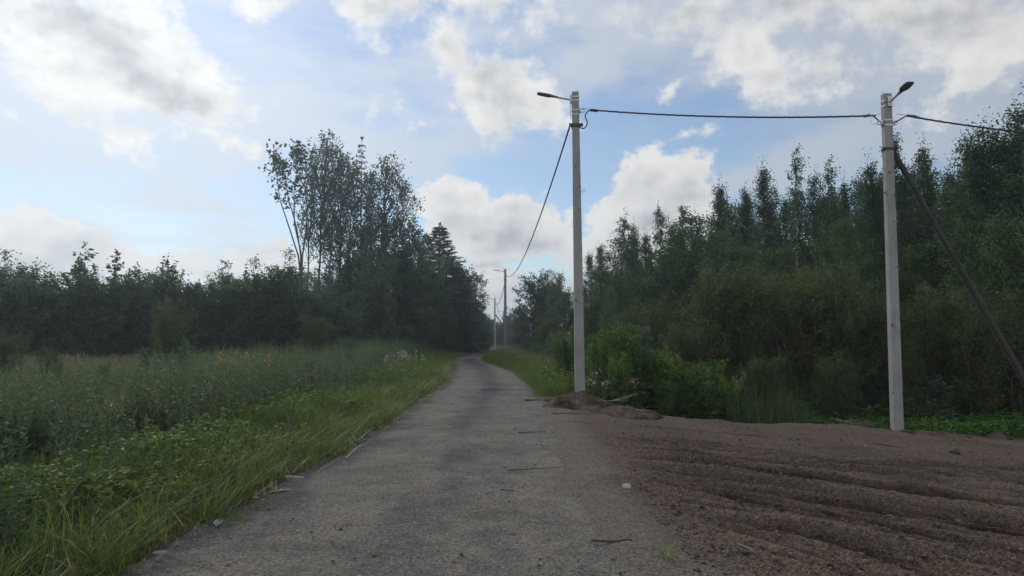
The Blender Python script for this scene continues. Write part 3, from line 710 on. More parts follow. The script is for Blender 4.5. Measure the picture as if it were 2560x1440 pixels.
for i in range(3):
    PROTO['young', i] = make_tree(490 + i, 2.0, .8, .05, 60, stems=7, up=(30, 74), droop=.10, ntw=5, tw=.30, lpt=10, ll=.105, lw=.048, hang=.0, prof='bush', leafmat='bright', spread=.045, ss=.34, r0=.016, tip=1.3)
for i in range(2):
    PROTO['sapling', i] = make_tree(495 + i, 2.0, .42, .08, 26, stems=1, up=(35, 66), droop=.10, ntw=4, tw=.26, lpt=10, ll=.10, lw=.052, hang=.0, prof='cone', leafmat='hedge', spread=.05, r0=.014, tip=1.3, wob=.05)
H0 = {'birch': 10.3, 'cone': 10.4, 'thin': 10.3, 'weeping': 10.4, 'alder': 8.3, 'willow': 3.9, 'shrub': 5.2, 'shoots': 7.0, 'aspen': 17.5, 'broad': 10.4, 'spruce': 11, 'bare_spruce': 15.5, 'young': 2.25, 'sapling': 2.25}
NAME = {'birch': 'birch_tree', 'cone': 'birch_tree', 'thin': 'birch_tree', 'weeping': 'birch_tree', 'alder': 'alder_tree', 'willow': 'willow_shrub', 'shrub': 'leafy_shrub', 'shoots': 'leafy_shrub', 'aspen': 'aspen_tree', 'broad': 'broadleaf_tree', 'spruce': 'spruce_tree', 'bare_spruce': 'spruce_tree', 'young': 'young_bush', 'sapling': 'sapling'}
CAT = {'willow': 'shrub', 'shrub': 'shrub', 'shoots': 'shrub', 'young': 'bush', 'sapling': 'sapling'}
TR = random.Random(3)
def plant(kind, x, y, top_z, label, group=None, w=1.0, var=None, rz=None):
    vs = [k for k in PROTO if k[0] == kind]; key = (kind, var) if var is not None else TR.choice(vs)
    z0 = gz(x, y); s = (top_z - z0) / H0[kind]
    e = empty(NAME[kind], (x, y, z0), TR.uniform(0, 6.28) if rz is None else rz, (s * w, s * w, s))
    tag(e, label, CAT.get(kind, 'tree'), group)
    a, b = PROTO[key]
    bushy = kind in CAT
    link('stems' if bushy and kind != 'sapling' else 'trunk' if not bushy else 'stem', a, e); link('foliage' if bushy else 'crown', b, e)
    return e
def plant_px(kind, px, py, d, label, group=None, w=1.0, var=None, rz=None):
    q = P(px, py, d); return plant(kind, q[0], q[1], q[2], label, group, w, var, rz)

RF = 'trees of the forest right of the road'
for a in [
    ('broad', 1342, 690, 62, 'dark pointed tree between the far pole and the left concrete pole', 1.15), ('broad', 1392, 700, 58, 'dark rounded tree just right of the far pole trees, lower than its neighbour', .72), ('broad', 1365, 720, 68, 'dark tree filling the notch between the two trees left of the left pole', .72),
    ('broad', 1305, 770, 70, 'small dark tree touching the far pole on its right side', .72), ('alder', 1432, 735, 52, 'dark low tree directly left of the left concrete pole shaft', 1.3),
    ('cone', 1478, 632, 50, 'lacy edged tree just right of the left pole at mid height', 1.1), ('cone', 1510, 610, 49, 'second tree right of the left pole, with a small pointed top', 1.1),
    ('weeping', 1556, 536, 42, 'weeping birch with hanging twigs, first tall top right of the left pole', .95), ('birch', 1588, 566, 43, 'shorter birch top leaning against the weeping birch on its right', .8),
    ('weeping', 1652, 520, 42, 'rounded weeping birch under the right edge of the white cumulus', 1.0), ('thin', 1712, 520, 44, 'sparse thin birch tip under the right end of the white cumulus', 1.0),
    ('thin', 1745, 545, 45, 'sparse low birch tips between two pointed birches under the cumulus', 1.2), ('cone', 1797, 458, 38, 'sharp pointed birch where the white cumulus ends on the right', 1.0),
    ('cone', 1852, 468, 38, 'slender pointed birch left of the dense dark top', .9), ('cone', 1905, 415, 34, 'dense dark birch top with a blunt knob, tallest left of the thin pale one', 1.0),
    ('thin', 1945, 470, 37, 'pale wispy birch tip in the gap right of the dense dark top', .9), ('thin', 1990, 378, 32, 'tall airy birch with upright bare looking twigs, centre of the right forest', 1.1),
    ('birch', 2030, 445, 33, 'birch shoulder right of the tall airy birch', .9), ('thin', 2072, 405, 33, 'pale leaning wispy birch with feathery top', 1.15),
    ('cone', 2112, 452, 34, 'narrow dark birch right of the pale feathery one', .75), ('birch', 2150, 445, 33, 'rounded birch just left of the right pole group', .85),
    ('cone', 2188, 400, 27, 'dark birch showing left of the right concrete pole', 1.05), ('cone', 2238, 330, 27, 'tall birch standing directly behind the right concrete pole', .9),
    ('cone', 2312, 362, 27, 'dense columnar birch seen above the diagonal strut', 1.0), ('birch', 2400, 352, 22.5, 'big birch with loose outer sprays, left of the frame corner birch', 1.2),
    ('alder', 2360, 560, 26, 'dark rounded tree filling the space below the diagonal strut', 1.0),
    ('birch', 2478, 322, 22, 'tall full birch under the outgoing right cable', 1.15), ('birch', 2550, 268, 21, 'tallest birch at the right frame edge', 1.2), ('birch', 2640, 290, 21, 'birch cut by the right frame edge', 1.2)]:
    plant_px(a[0], a[1], a[2], a[3], a[4], RF, a[5])
for a in [(1560, 690, 38, 'green rounded tree low below the weeping birch', .9), (1640, 640, 36, 'leafy mid height tree below the rounded weeping birch', 1.0), (1730, 600, 35, 'leafy mid height tree below the sparse birch tips', 1.0),
          (1830, 585, 32, 'dark mid height tree below the slender pointed birch', 1.0), (1935, 640, 28, 'lighter green tree with spreading sprays at centre of the right forest', .95), (2050, 575, 27, 'lighter green bushy tree left of the right pole', 1.0),
          (2130, 620, 24, 'green bushy tree just left of the right pole shaft', .85), (2270, 640, 24, 'dark bushy tree right of the right pole shaft', .85), (2460, 545, 20.5, 'brownish green bushy tree beyond the strut foot', 1.0), (2560, 560, 19.5, 'dark bushy tree at the right frame edge below the tallest birch', 1.0), (1480, 720, 44, 'dark bushy tree immediately behind the left pole', .9)]:
    plant_px('alder', a[0], a[1], a[2], a[3], RF, a[4])
for a in [(1760, 705, 22, 'olive willow shrub at the left of the ditch thicket', 1.0), (1830, 690, 21, 'tall olive willow shrub behind the reeds', 1.0), (1905, 720, 20.5, 'yellowish olive willow shrub above the reeds', 1.1), (1985, 695, 21, 'olive willow shrub with upright twigs right of the reeds', 1.0),
          (2055, 690, 20, 'brownish willow shrub left of the right pole foot', 1.0), (2140, 760, 19, 'dark willow shrub touching the right pole on its left', 1.0), (1700, 830, 22, 'low olive willow shrub right of the bright green bush', 1.1), (2080, 900, 17.8, 'low dark willow shrub right of the reeds', 1.2), (1900, 905, 18.6, 'low willow shrub standing behind the reeds', 1.2), (2310, 740, 19.5, 'dark willow shrub right of the right pole', 1.2),
          (2400, 800, 18.5, 'dark low willow shrub beneath the diagonal strut', 1.2), (2500, 740, 19, 'dark willow shrub behind the lower end of the strut', 1.2), (1620, 765, 29, 'green willow shrub behind the bright green bush', 1.2), (1550, 790, 32, 'grey green willow shrub right of the left pole', 1.2), (2230, 800, 18.6, 'dark willow shrub right behind the right pole foot', 1.0),
          (1350, 800, 50, 'grey green shrub on the road bend verge right of the far pole', 1.5), (1400, 830, 42, 'dark green shrub on the right verge left of the left pole', 1.3)]:
    plant_px('willow', a[0], a[1], a[2], a[3], 'willow shrubs along the right ditch', a[4])
for px, py, d in [(1530, 610, 47), (1575, 590, 47), (1620, 585, 47), (1668, 560, 47), (1700, 575, 47), (1735, 575, 48), (1770, 540, 43), (1815, 520, 42), (1840, 520, 42), (1875, 500, 40), (1920, 490, 39), (1960, 490, 38), (2005, 480, 37), (2045, 480, 37), (2090, 475, 37), (2130, 485, 37), (2170, 455, 32), (2215, 420, 31), (2265, 440, 31), (2285, 425, 31), (2340, 430, 31), (2370, 420, 28), (2425, 380, 26), (2450, 370, 26), (2510, 340, 25), (2540, 340, 25), (2595, 320, 25)]:
    plant_px(TR.choice(['birch', 'cone', 'cone', 'alder']), px, py, d, 'second rank tree of the right forest, its top merged between its neighbours', 'second rank trees of the right forest', 1.25)
for i in range(84):
    y = TR.uniform(22, 64); x = 17.5 - (y - 21) * .27 + TR.uniform(1.0, 10) * (.7 + y / 60)
    plant(TR.choice(['alder', 'birch', 'alder', 'birch']), x, y, TR.uniform(5.4, 7.6), 'dark tree deep in the right forest, crown merged with its neighbours', 'merged inner trees of the right forest', 1.15)
for i in range(16):
    y = TR.uniform(66, 125); x = 5 + (y - 66) * .12 + TR.uniform(0, 16)
    plant(TR.choice(['alder', 'broad']), x, y, TR.uniform(5, 8), 'far dark tree behind the road bend, crown merged with its neighbours', 'merged far trees beyond the road bend', 1.0)

# left shrub line
LS = 'shrub line beyond the meadow'
tops = [(-70, 680), (0, 690), (45, 700), (95, 683), (150, 700), (205, 705), (262, 700), (312, 695), (362, 700), (415, 690), (470, 705), (520, 712), (600, 705), (650, 690), (700, 688), (752, 720), (800, 742), (850, 770)]
desc = ['leafy shrub cut by the left frame edge', 'dark shrub at the left edge of the photo', 'dark shrub with two thin tips near the left edge', 'dense shrub with a lumpy top near the left edge', 'shrub with a gap of sky in its crown', 'dark shrub left of the tall shoots',
        'shrub below the tall arching shoots', 'dark shrub right of the tall arching shoots', 'shrub between the arching shoots and the pointed shoots', 'shrub below the pointed leafy shoots', 'shrub right of the pointed leafy shoots', 'low dark shrub left of the tiny spruce', 'low dark shrub right of the tiny spruce',
        'shrub with feathery tips left of the tall aspens', 'dense shrub at the foot of the leaning bare stems', 'dense dark shrub in front of the aspen trunks', 'dark sloping shrub right of the aspen trunks', 'lower dark shrub in front of the broad tree mass']
for i, ((px, py), t) in enumerate(zip(tops, desc)):
    plant_px('shrub', px, py, 31 + i * .45 + TR.uniform(-1, 1), t, LS, TR.uniform(1.1, 1.4))
for px, py, d, t, w, v in [(235, 618, 33, 'tall arching leafy shoots above the left shrub line', 1.3, 0), (415, 640, 33.5, 'pointed leafy shoots in the middle of the left shrub line', 1.05, 1), (345, 668, 34, 'short leafy shoots between the two taller shoot clumps', .9, 0), (640, 672, 40, 'thin feathery shoots left of the leaning bare stems', .9, 1)]:
    plant_px('shoots', px, py, d, t, LS, w, v)
plant_px('spruce', 570, 684, 46, 'tiny spruce tip poking above the left shrub line', None, 1.0, 0)
plant_px('spruce', 497, 700, 44, 'tiny dark conifer tip right of the pointed leafy shoots', None, 1.0, 1)
for px, py, d, t, w in [(430, 770, 23, 'pale green willow shrub standing forward of the left shrub line', .9), (20, 850, 19, 'pale green bush at the left edge of the meadow', .9), (125, 878, 18, 'small open bush near the left edge of the meadow', .8), (800, 800, 33, 'grey green shrub in front of the aspens', 1.2), (870, 850, 30, 'low pale shrub at the meadow edge below the broad trees', 1.0)]:
    plant_px('willow', px, py, d, t, 'pale shrubs standing forward in the meadow', w)
for i in range(46):
    y = TR.uniform(38, 66); x = -TR.uniform(.30, .80) * y
    plant('shrub', x, y, TR.uniform(3.4, 5.0), 'dark shrub deep behind the left shrub line, merged with its neighbours', 'merged inner shrubs behind the meadow', 1.5)

# tall aspen group
AG = 'tall aspens left of the road'
for px, py, d, t, w, v in [(800, 335, 50, 'tallest aspen of the left group, airy pointed top', .80, 1), (772, 380, 51, 'slender aspen just left of the tallest one', .6, 1), (850, 368, 50, 'aspen between the tallest one and the bare spruce', .85, 2), (880, 400, 53, 'aspen behind the bare spruce on its left', .8, 3), (962, 395, 51, 'aspen with full round top right of the bare spruce', .9, 1), (1008, 440, 53, 'rightmost aspen of the left group, leaning outward', .8, 2), (930, 420, 54, 'aspen behind the bare spruce on its right', .8, 0), (825, 430, 53, 'aspen with many thin trunks below the tallest top', .8, 3)]:
    plant_px('aspen', px, py, d, t, AG, w, v)
plant_px('bare_spruce', 905, 345, 49.5, 'tall sparse spruce with bare mast and short side branches', None, .95, 0)
# leaning bare stems, built to their own crooked lines at the aspens' distance
def path(pts, d, base):
    return [P(px, py, d) - base for px, py in pts]
D0 = 47.0; q = P(752, 690, D0); base = np.array([q[0], q[1], gz(q[0], q[1])])
stems = [[(757, 860), (752, 690), (746, 640), (720, 560), (700, 500), (692, 440), (684, 400)], [(757, 860), (753, 690), (752, 640), (742, 570), (722, 500), (712, 450), (705, 415)], [(758, 860), (754, 690), (756, 640), (765, 580), (768, 520), (760, 450), (748, 375)], [(757, 860), (753, 690), (752, 630), (736, 560), (735, 480), (745, 420), (738, 385)]]
lt, lc = make_tree(499, 13, .75, .60, 44, stems=4, up=(42, 66), droop=.05, ntw=4, tw=.75, lpt=4.5, ll=.22, lw=.17, hang=-.05, prof='bush', leafmat='aspen', spread=.10, r0=.062, paths=[path(s, D0 + i * .25, base) for i, s in enumerate(stems)], tip=1.2)
e = tag(empty('aspen_tree', base), 'leaning many stemmed aspen with bare lower stems, leftmost of the tall group', 'tree', AG); link('trunk', lt, e); link('crown', lc, e)
for px, py, d, t, w in [(985, 560, 50, 'broad dark tree filling the lower right of the aspen group', .95), (900, 575, 48, 'broad dark tree below the bare spruce', .85), (1040, 600, 58, 'dark broad tree left of the pointed spruce', .9), (940, 640, 43, 'dark low broad tree at the meadow edge below the aspens', .9), (1030, 700, 50, 'dark low broad tree behind the pink flowers', 1.0)]:
    plant_px('broad', px, py, d, t, 'dark broad trees left of the road', w)
plant_px('spruce', 1100, 562, 66, 'dark pointed spruce rising above the trees left of the road', None, 2.2, 0)
for px, py, d, t, w in [(1075, 640, 62, 'dark tree directly below the pointed spruce', .9), (1140, 640, 68, 'dark tree right of the pointed spruce', .9), (1178, 690, 74, 'dark tree with drooping outer boughs near the road gap', .8), (1105, 740, 56, 'low dark tree at the left verge before the bend', 1.0), (1195, 760, 84, 'small dark tree at the road gap, sloping to the far pole', .9), (1217, 800, 95, 'farthest small dark tree touching the second far pole', .9), (1165, 770, 66, 'low dark tree at the outside of the road bend', 1.0)]:
    plant_px('broad', px, py, d, t, 'dark trees running to the road gap', w)
for i in range(14):
    y = TR.uniform(56, 100); x = -4.0 - TR.uniform(2, 26) - max(0, (72 - y) * .12)
    plant('broad', x, y, TR.uniform(5, 8.5), 'dark tree hidden behind the left aspens, merged with its neighbours', 'merged inner trees behind the aspens', 1.0)
for px, py, d in [(1212, 790, 118), (1228, 800, 124), (1246, 806, 130), (1262, 798, 126), (1280, 800, 120), (1296, 790, 112), (1254, 815, 150), (1236, 812, 145)]:
    plant_px('broad', px, py, d, 'far tree closing the road gap, merged with its neighbours', 'far trees closing the road gap', 1.0)
for i in range(8):
    y = TR.uniform(140, 185); plant('broad', TR.uniform(-14, 16), y, TR.uniform(4.5, 6.5), 'far tree closing the road gap, merged with its neighbours', 'far trees closing the road gap', 1.2)

# bright bush by the left pole and single meadow plants
for px, py, d, t, w in [(1510, 838, 18.6, 'bright green bush right behind the left concrete pole', 1.0), (1575, 862, 18.3, 'bright green bush, middle of the three right of the left pole', 1.0), (1640, 880, 18.4, 'bright green bush, rightmost beside the dark willows', 1.0), (1545, 900, 17.6, 'low green bush beside the soil mound', 1.0), (1415, 850, 20.5, 'green bush left of the left concrete pole', .8), (1660, 960, 17.6, 'dark leafy bush at the edge of the ditch', 1.0), (1690, 905, 18.2, 'green bush between the bright bushes and the reeds', 1.0), (1740, 930, 18.0, 'dark green bush left of the reeds at the ditch edge', 1.1), (1800, 950, 17.6, 'low dark bush at the left end of the reeds', 1.1), (1455, 900, 20.0, 'low green bush hidden partly behind the left pole', .9)]:
    plant_px('young', px, py, d, t, 'bushes around the left concrete pole', w)
for px, py, d, t, w in [(1405, 872, 25, 'grey green bush on the right verge, nearest beyond the left pole', 1.2), (1380, 866, 31, 'grey green bush on the right verge, second beyond the left pole', 1.3), (1345, 860, 39, 'grey green bush on the right verge, third beyond the left pole', 1.4), (1312, 858, 48, 'grey green bush on the right verge, farthest and closest to the far pole', 1.5)]:
    q_ = P(px, py, d); x_ = float(xr(d)) + max(1.3, q_[0] - float(xr(d))); plant('shrub', x_, d, q_[2], t, 'bushes on the right verge before the bend', w)
for px, py, d, t in [(1612, 812, 18.4, 'tall upright sapling shoot above the bright green bush'), (1408, 838, 20.3, 'sapling with drooping leaves left of the left pole'), (1562, 845, 18.8, 'short sapling shoot in the middle of the bright bushes'), (360, 866, 17, 'single upright leafy stem standing above the meadow'), (458, 850, 17.5, 'pale leafy stem in front of the forward willow shrub'), (265, 905, 15.5, 'small pale leafy stem low in the meadow')]:
    o = plant_px('sapling', px, py, d, t, None, .9)
    
def flower_plant(name, px, py, d, label, cat, topmat, group=None, n=9, h=1.1, w=.45, blobs=60, bs=.045, seed=0, stem='mugwort'):
    r = np.random.default_rng(600 + seed); q = P(px, py, d); z0 = gz(q[0], q[1]); hh = q[2] - z0
    e = tag(empty(name, (q[0], q[1], z0)), label, cat, group)
    g = Geo(); heads = []
    for i in range(n):
        bx_, by_ = r.normal(0, w * .5), r.normal(0, w * .4); H_ = hh * r.uniform(.72, 1.0); az = r.uniform(0, 6.28)
        blade(g, (bx_, by_, 0), az, H_, .012, .06, .03, r)
        k = 30; t = r.uniform(.2, .85, k); a = r.uniform(0, 6.28, k)
        V, Q = rhombs(np.stack([bx_ + 0 * t, by_ + 0 * t, t * H_], -1), np.stack([np.cos(a), np.sin(a), r.uniform(.2, .8, k)], -1), .11 * r.uniform(.7, 1.2, k), .02 * r.uniform(.8, 1.3, k), r); g.add(V, Q, 0)
        C = np.stack([bx_ + math.cos(az) * .08 * H_ + r.normal(0, .035, blobs), by_ + math.sin(az) * .08 * H_ + r.normal(0, .035, blobs), H_ * r.uniform(.78, 1.02, blobs)], -1)
        V, Q = rhombs(C, r.normal(0, 1, (blobs, 3)), bs * r.uniform(.6, 1.3, blobs), bs * .7 * r.uniform(.6, 1.3, blobs), r); f = Geo(); f.add(V, Q, 0); heads.append(f)
    link('stems', g.mesh('stems', MAT[stem]), e); [link('flower_head', f.mesh('flower_head', MAT[topmat]), e) for f in heads]
for i, a in enumerate([('fireweed', 1012, 870, 27, 'pink fluffy fireweed clump at the meadow edge near the road bend', 'fluff', 10, .8, 13), ('fireweed', 980, 886, 24, 'smaller pink fireweed just left of the road bend clump', 'pink', 7, .5, 10), ('fireweed', 622, 874, 21, 'whitish pink fireweed clump right of the yellow patch', 'fluff', 8, .5, 16),
                       ('goldenrod', 575, 884, 17, 'yellow goldenrod patch in the far meadow', 'gold', 22, .75, 60), ('fireweed', 50, 1100, 9.5, 'faded pink fireweed at the left frame edge', 'pink', 4, .3, 14), ('fireweed', 118, 1102, 9.3, 'single magenta fireweed right of the faded one', 'pink', 2, .15, 14),
                       ('fireweed', 45, 1140, 8.6, 'white seed fluff plant low at the left frame edge', 'fluff', 4, .25, 14), ('thistle', 85, 1055, 10.5, 'yellow headed weed near the left frame edge', 'gold', 2, .12, 8), ('fireweed', 1490, 905, 18.0, 'faded pink fireweed right of the left pole at mid height', 'pink', 4, .35, 7), ('fireweed', 1478, 945, 17.7, 'pink fireweed close right of the left pole, lower down', 'pink', 4, .25, 12), ('fireweed', 1560, 935, 17.6, 'pink fireweed among the bright bushes', 'pink', 4, .3, 12)]):
    flower_plant(a[0], a[1], a[2], a[3], a[4], 'flower' if a[0] != 'thistle' else 'weed', a[5], None, a[6], 1, a[7], a[8], .05 if a[3] > 15 else .028, i)
def clump(name, label, cat, x, y, z, arr, mat, scale=1.0):
    V, Q, M = arr; o = link(name, np_mesh(name, V * scale, Q, mat, M), None, (x, y, z)); return tag(o, label, cat)
q = G(1668, 1412, SLOPE); clump('grass_tuft', 'small green grass tuft growing on the bare soil near the road', 'grass tuft', q[0], q[1], sz(q[0], q[1]) - .005, tuft(700, 26, .17, .006, .03, .7, .5), MAT['grass'])
q = G(735, 1090); clump('grass_tussock', 'tall arching grass tussock on the left verge', 'grass tussock', q[0] - .3, q[1], gz(q[0] - .3, q[1]), tuft(701, 130, .85, .009, .13, .35, .6, 4), MAT['reed'])
q = G(60, 1420); clump('grass_tussock', 'long arching grass tussock in the bottom left corner', 'grass tussock', q[0], q[1], gz(q[0], q[1]), tuft(702, 80, .55, .010, .12, .5, .7, 4), MAT['weed'])
q = P(1850, 990, 17.2); 
plant('sapling', q[0], q[1], -.25, 'small yellowing sapling at the left end of the reeds', None, 1.3)
q = P(2350, 1000, 17.5); plant('sapling', q[0], q[1], .45, 'pale leafed sapling below the diagonal strut', None, 1.8)

# ------------------------------------------------------------------ concrete poles
def shaft(H, wb, wt, mat, name='shaft', depth=.9):
    g = Geo(); c = .12; lev = np.linspace(0, 1, 14)
    prof = []
    for t in lev:
        w = (wb + (wt - wb) * t) / 2; k = w * c
        ring = [(-w + k, -w), (w - k, -w), (w, -w + k), (w, w - k), (w - k, w), (-w + k, w), (-w, w - k), (-w, -w + k)]
        prof.append([(x, y * depth, t * (H + .35) - .35) for x, y in ring])
    V = np.array(prof).reshape(-1, 3); Q = []
    for i in range(len(lev) - 1):
        for k in range(8): Q.append((i * 8 + k, i * 8 + (k + 1) % 8, (i + 1) * 8 + (k + 1) % 8, (i + 1) * 8 + k))
    b = (len(lev) - 1) * 8; Q += [(b, b + 1, b + 2, b + 3), (b, b + 3, b + 4, b + 7), (b + 7, b + 4, b + 5, b + 6)]
    g.add(V, Q, 0); return g.mesh(name, mat)
def collar(e, name, z, H, wb, wt, hgt, mat, out=.006, depth=.9, ears=False):
    w = (wb + (wt - wb) * z / H) / 2 + out; g = Geo(); t = out + .002; wd = w * depth + out * .3
    for cx, cy, sx, sy in [(0, -wd, 2 * w, t), (0, wd, 2 * w, t), (-w, 0, t, 2 * wd - t), (w, 0, t, 2 * wd - t)]: g.box((cx, cy, z), (sx, sy, hgt))
    if ears:
        for sg in (-1, 1): g.box((sg * (w + .035), -wd, z), (.07, .05, hgt))
    link(name, g.mesh(name, MAT[mat]), e)
def rot_to(d):
    d = unit(np.asarray(d, float)); x = unit(np.cross(d, [0, 0, 1])); z = np.cross(x, d); return np.stack([x, d, z], 1)
def lamp(e, start, d, arm, head=.52, hw=.2):
    start = np.asarray(start, float); d = unit(np.asarray(d, float)); R = rot_to(d)
    g = Geo(); g.tube([start, start + d * (arm + .08)], .024, 8); a = link('lamp_arm', g.mesh('lamp_arm', MAT['steel'], True), e)
    h = Geo(); u = np.linspace(0, 1, 9); wv = hw / 2 * np.array([.30, .34, .40, .85, 1, 1, .97, .85, .35]); tv = .028 * np.array([.9, 1.0, 1.2, 1.2, 1.0, .9, .8, .65, .3]); sl = np.array([0, .16, .28, .40, .52, .7, .86, .96, 1.0]) * head
    V = []
    for wi, ti, s in zip(wv, tv, sl):
        for x, z in [(-wi, -ti * .6), (wi, -ti * .6), (wi, ti * .3), (wi * .6, ti), (-wi * .6, ti), (-wi, ti * .3)]: V.append(R @ np.array([x, s, z]) + start + d * arm)
    Q = []
    for i in range(8):
        for k in range(6): Q.append((i * 6 + k, i * 6 + (k + 1) % 6, (i + 1) * 6 + (k + 1) % 6, (i + 1) * 6 + k))
    Q += [(0, 1, 2, 5), (5, 2, 3, 4), (48, 49, 50, 53), (53, 50, 51, 52)]
    h.add(V, Q); hd = link('lamp_head', h.mesh('lamp_head', MAT['lampgrey']), e)
    l = Geo(); l.box(R @ np.array([0, head * .68, -.021]) + start + d * arm, (hw * .7, head * .42, .012), 0, R); link('lens', l.mesh('lens', MAT['lampglass']), hd)
def bracket(e, c, size, mat='steel'):
    g = Geo(); g.box(c, size); g.box(np.array(c) + [0, 0, size[2] * .3], (size[0] * 1.15, size[1] * 1.15, .02)); link('lamp_bracket', g.mesh('lamp_bracket', MAT[mat]), e)
def hook(e, x, z, sg):
    g = Geo(); g.box((x + sg * .012, 0, z), (.03, .09, .12))
    a = np.linspace(-.5, 4.2, 12); g.tube([(x + sg * .02, 0, z - .02), (x + sg * .06, 0, z - .03)] + [(x + sg * (.095 + .04 * math.sin(t)), 0, z + .01 - .04 * math.cos(t)) for t in a], .010, 6); link('anchor_hook', g.mesh('anchor_hook', MAT['steel'], True), e)
def stub(e, x, H):
    g = Geo(); g.tube([(x, 0, H - .02), (x, 0, H + .07)], .008, 6); link('steel_pin', g.mesh('steel_pin', MAT['steel']), e)

WB, WT = .245, .165
b1 = P(1450, 985, 17.5); H1 = P(1436, 231, 17.5)[2] - b1[2]
p1 = tag(empty('concrete_pole', tuple(b1)), 'tall pale concrete lamp pole standing on a soil mound beside the road', 'utility pole', 'concrete poles along the road'); p1.rotation_euler = (0, RAD(-.55), 0)
link('shaft', shaft(H1, WB, WT, MAT['concrete']), p1)
for z in (H1 - .13, H1 - .22, H1 - .47, H1 - .58): collar(p1, 'steel_band', z, H1, WB, WT, .025, 'steel')
collar(p1, 'cable_clamp', H1 - .86, H1, WB, WT, .075, 'black', .014, ears=True)
bracket(p1, (-WT / 2 - .03, 0, H1 - .17), (.05, .09, .2)); lamp(p1, (-WT / 2 - .04, 0, H1 - .19), (-1, -.12, .17), .34)
hook(p1, WT / 2 + .01, H1 - .48, 1); stub(p1, .05, H1)
g = Geo(); a = np.linspace(0, 5.2, 12); g.tube([(.11, 0, H1 - 2.55)] + [(.175 + .035 * math.cos(2.6 - t), 0, H1 - 2.5 + .04 * math.sin(2.6 - t)) for t in a], .007, 6); link('wire_loop', g.mesh('wire_loop', MAT['steel'], True), p1)
g = Geo(); g.tube([(-.11, -.02, H1 - .28), (-.125, -.03, H1 - .45), (-.118, -.02, H1 - .7)], .006, 6); link('lamp_cord', g.mesh('lamp_cord', MAT['cable'], True), p1)

b2 = G(2243, 1079, SLOPE); D2 = b2[1]; H2 = P(2222, 236, D2)[2] - b2[2]
p2 = tag(empty('concrete_pole', tuple(b2)), 'pale concrete lamp pole with a dark diagonal strut, standing at the bare soil edge', 'utility pole', 'concrete poles along the road'); p2.rotation_euler = (0, RAD(.15), 0)
link('shaft', shaft(H2, .21, .172, MAT['concrete']), p2)
for z in (H2 - .16, H2 - .28, H2 - .60, H2 - .71): collar(p2, 'steel_band', z, H2, .21, .172, .03, 'steel')
collar(p2, 'strut_collar', H2 - 1.24, H2, .21, .172, .045, 'black', .014, ears=True)
bracket(p2, (.02, -.10, H2 - .19), (.10, .05, .22)); lamp(p2, (.03, -.115, H2 - .2), (-.02, -1, .17), .34, .5, .2)
hook(p2, .09, H2 - .65, 1); hook(p2, -.09, H2 - .65, -1); stub(p2, -.07, H2)
g = Geo(); s0 = np.array([.13, .02, H2 - 1.30]); s1 = np.array([3.95, .25, -.75]); g.tube([s0, s0 + (s1 - s0) * .5, s1], [.058, .068, .076], 8); g.box(s0 + [-.01, 0, .0], (.10, .10, .12))
link('diagonal_strut', g.mesh('diagonal_strut', MAT['brace'], False), p2)

def far_pole(px, py, top, d, label, rz=0, strut=False, lo='concrete'):
    b = P(px, py, d); b[2] = min(b[2], gz(b[0], b[1]) + .05) if py < 879 else b[2]; H = P(px, top, d)[2] - b[2]
    e = tag(empty('concrete_pole', tuple(b)), label, 'utility pole', 'concrete poles along the road')
    link('shaft', shaft(H, .29, .20, MAT['concrete_old']), e); collar(e, 'steel_band', H - .2, H, .29, .2, .03, 'steel'); collar(e, 'cable_clamp', H - .95, H, .29, .2, .06, 'black', .012)
    bracket(e, (-.13, 0, H - .2), (.05, .09, .2)); lamp(e, (-.13, 0, H - .22), (-1, -.1, .17), .4, .55, .2); hook(e, .11, H - .62, 1); stub(e, .04, H)
    if strut:
        g = Geo(); s0 = np.array([.13, 0, H - 2.6]); g.tube([s0, s0 + np.array([1.45, 0, -2.1]), s0 + np.array([3.2, 0, -4.65])], .09, 8); link('diagonal_strut', g.mesh('diagonal_strut', MAT['brace']), e)
    return e, b, H
p3, b3, H3 = far_pole(1263, 882, 673, 64, 'brownish lamp pole at the road bend, nearest of the distant poles')
p4, b4, H4 = far_pole(1237, 866, 745, 110, 'distant lamp pole with a short strut, left of the nearer far pole', 0, True)
p5, b5, H5 = far_pole(1258, 858, 777, 158, 'farthest lamp pole, almost hidden behind the nearer far pole')

def cable(name, a, b, sag, label, rad=.0115, strands=3, pitch=.7, mat='cable', group='overhead cables', n=None):
    a, b = np.asarray(a, float), np.asarray(b, float); L = np.linalg.norm(b - a); n = n or int(max(40, min(260, L / .06))); u = np.linspace(0, 1, n)
    c = a + (b - a) * u[:, None]; c[:, 2] -= sag * 4 * u * (1 - u)
    T = unit(np.gradient(c, axis=0)); x = unit(np.cross(T, [0, 0, 1.0])); z = np.cross(x, T); g = Geo(); ph = u * L / pitch * 2 * math.pi
    for s in range(strands):
        o = ph + s * 2 * math.pi / strands; g.tube(c + rad * .95 * (np.cos(o)[:, None] * x + np.sin(o)[:, None] * z), rad, 5, 0, False)
    o = link(name, g.mesh(name, MAT[mat], True)); return tag(o, label, 'cable', group), c
def wire(parent, name, pts, rad, mat, cat=None):
    pts = np.array(pts, float); u = np.linspace(0, len(pts) - 1, (len(pts) - 1) * 8 + 1); m = len(pts)
    # Catmull-Rom
    out = []
    for t in u:
        i = min(int(t), m - 2); f = t - i; p0, p1_, p2_, p3_ = pts[max(i - 1, 0)], pts[i], pts[i + 1], pts[min(i + 2, m - 1)]
        out.append(.5 * (2 * p1_ + (p2_ - p0) * f + (2 * p0 - 5 * p1_ + 4 * p2_ - p3_) * f ** 2 + (3 * p1_ - p0 - 3 * p2_ + p3_) * f ** 3))
    g = Geo(); g.tube(out, rad, 6); return link(name, g.mesh(name, MAT[mat], True), parent)
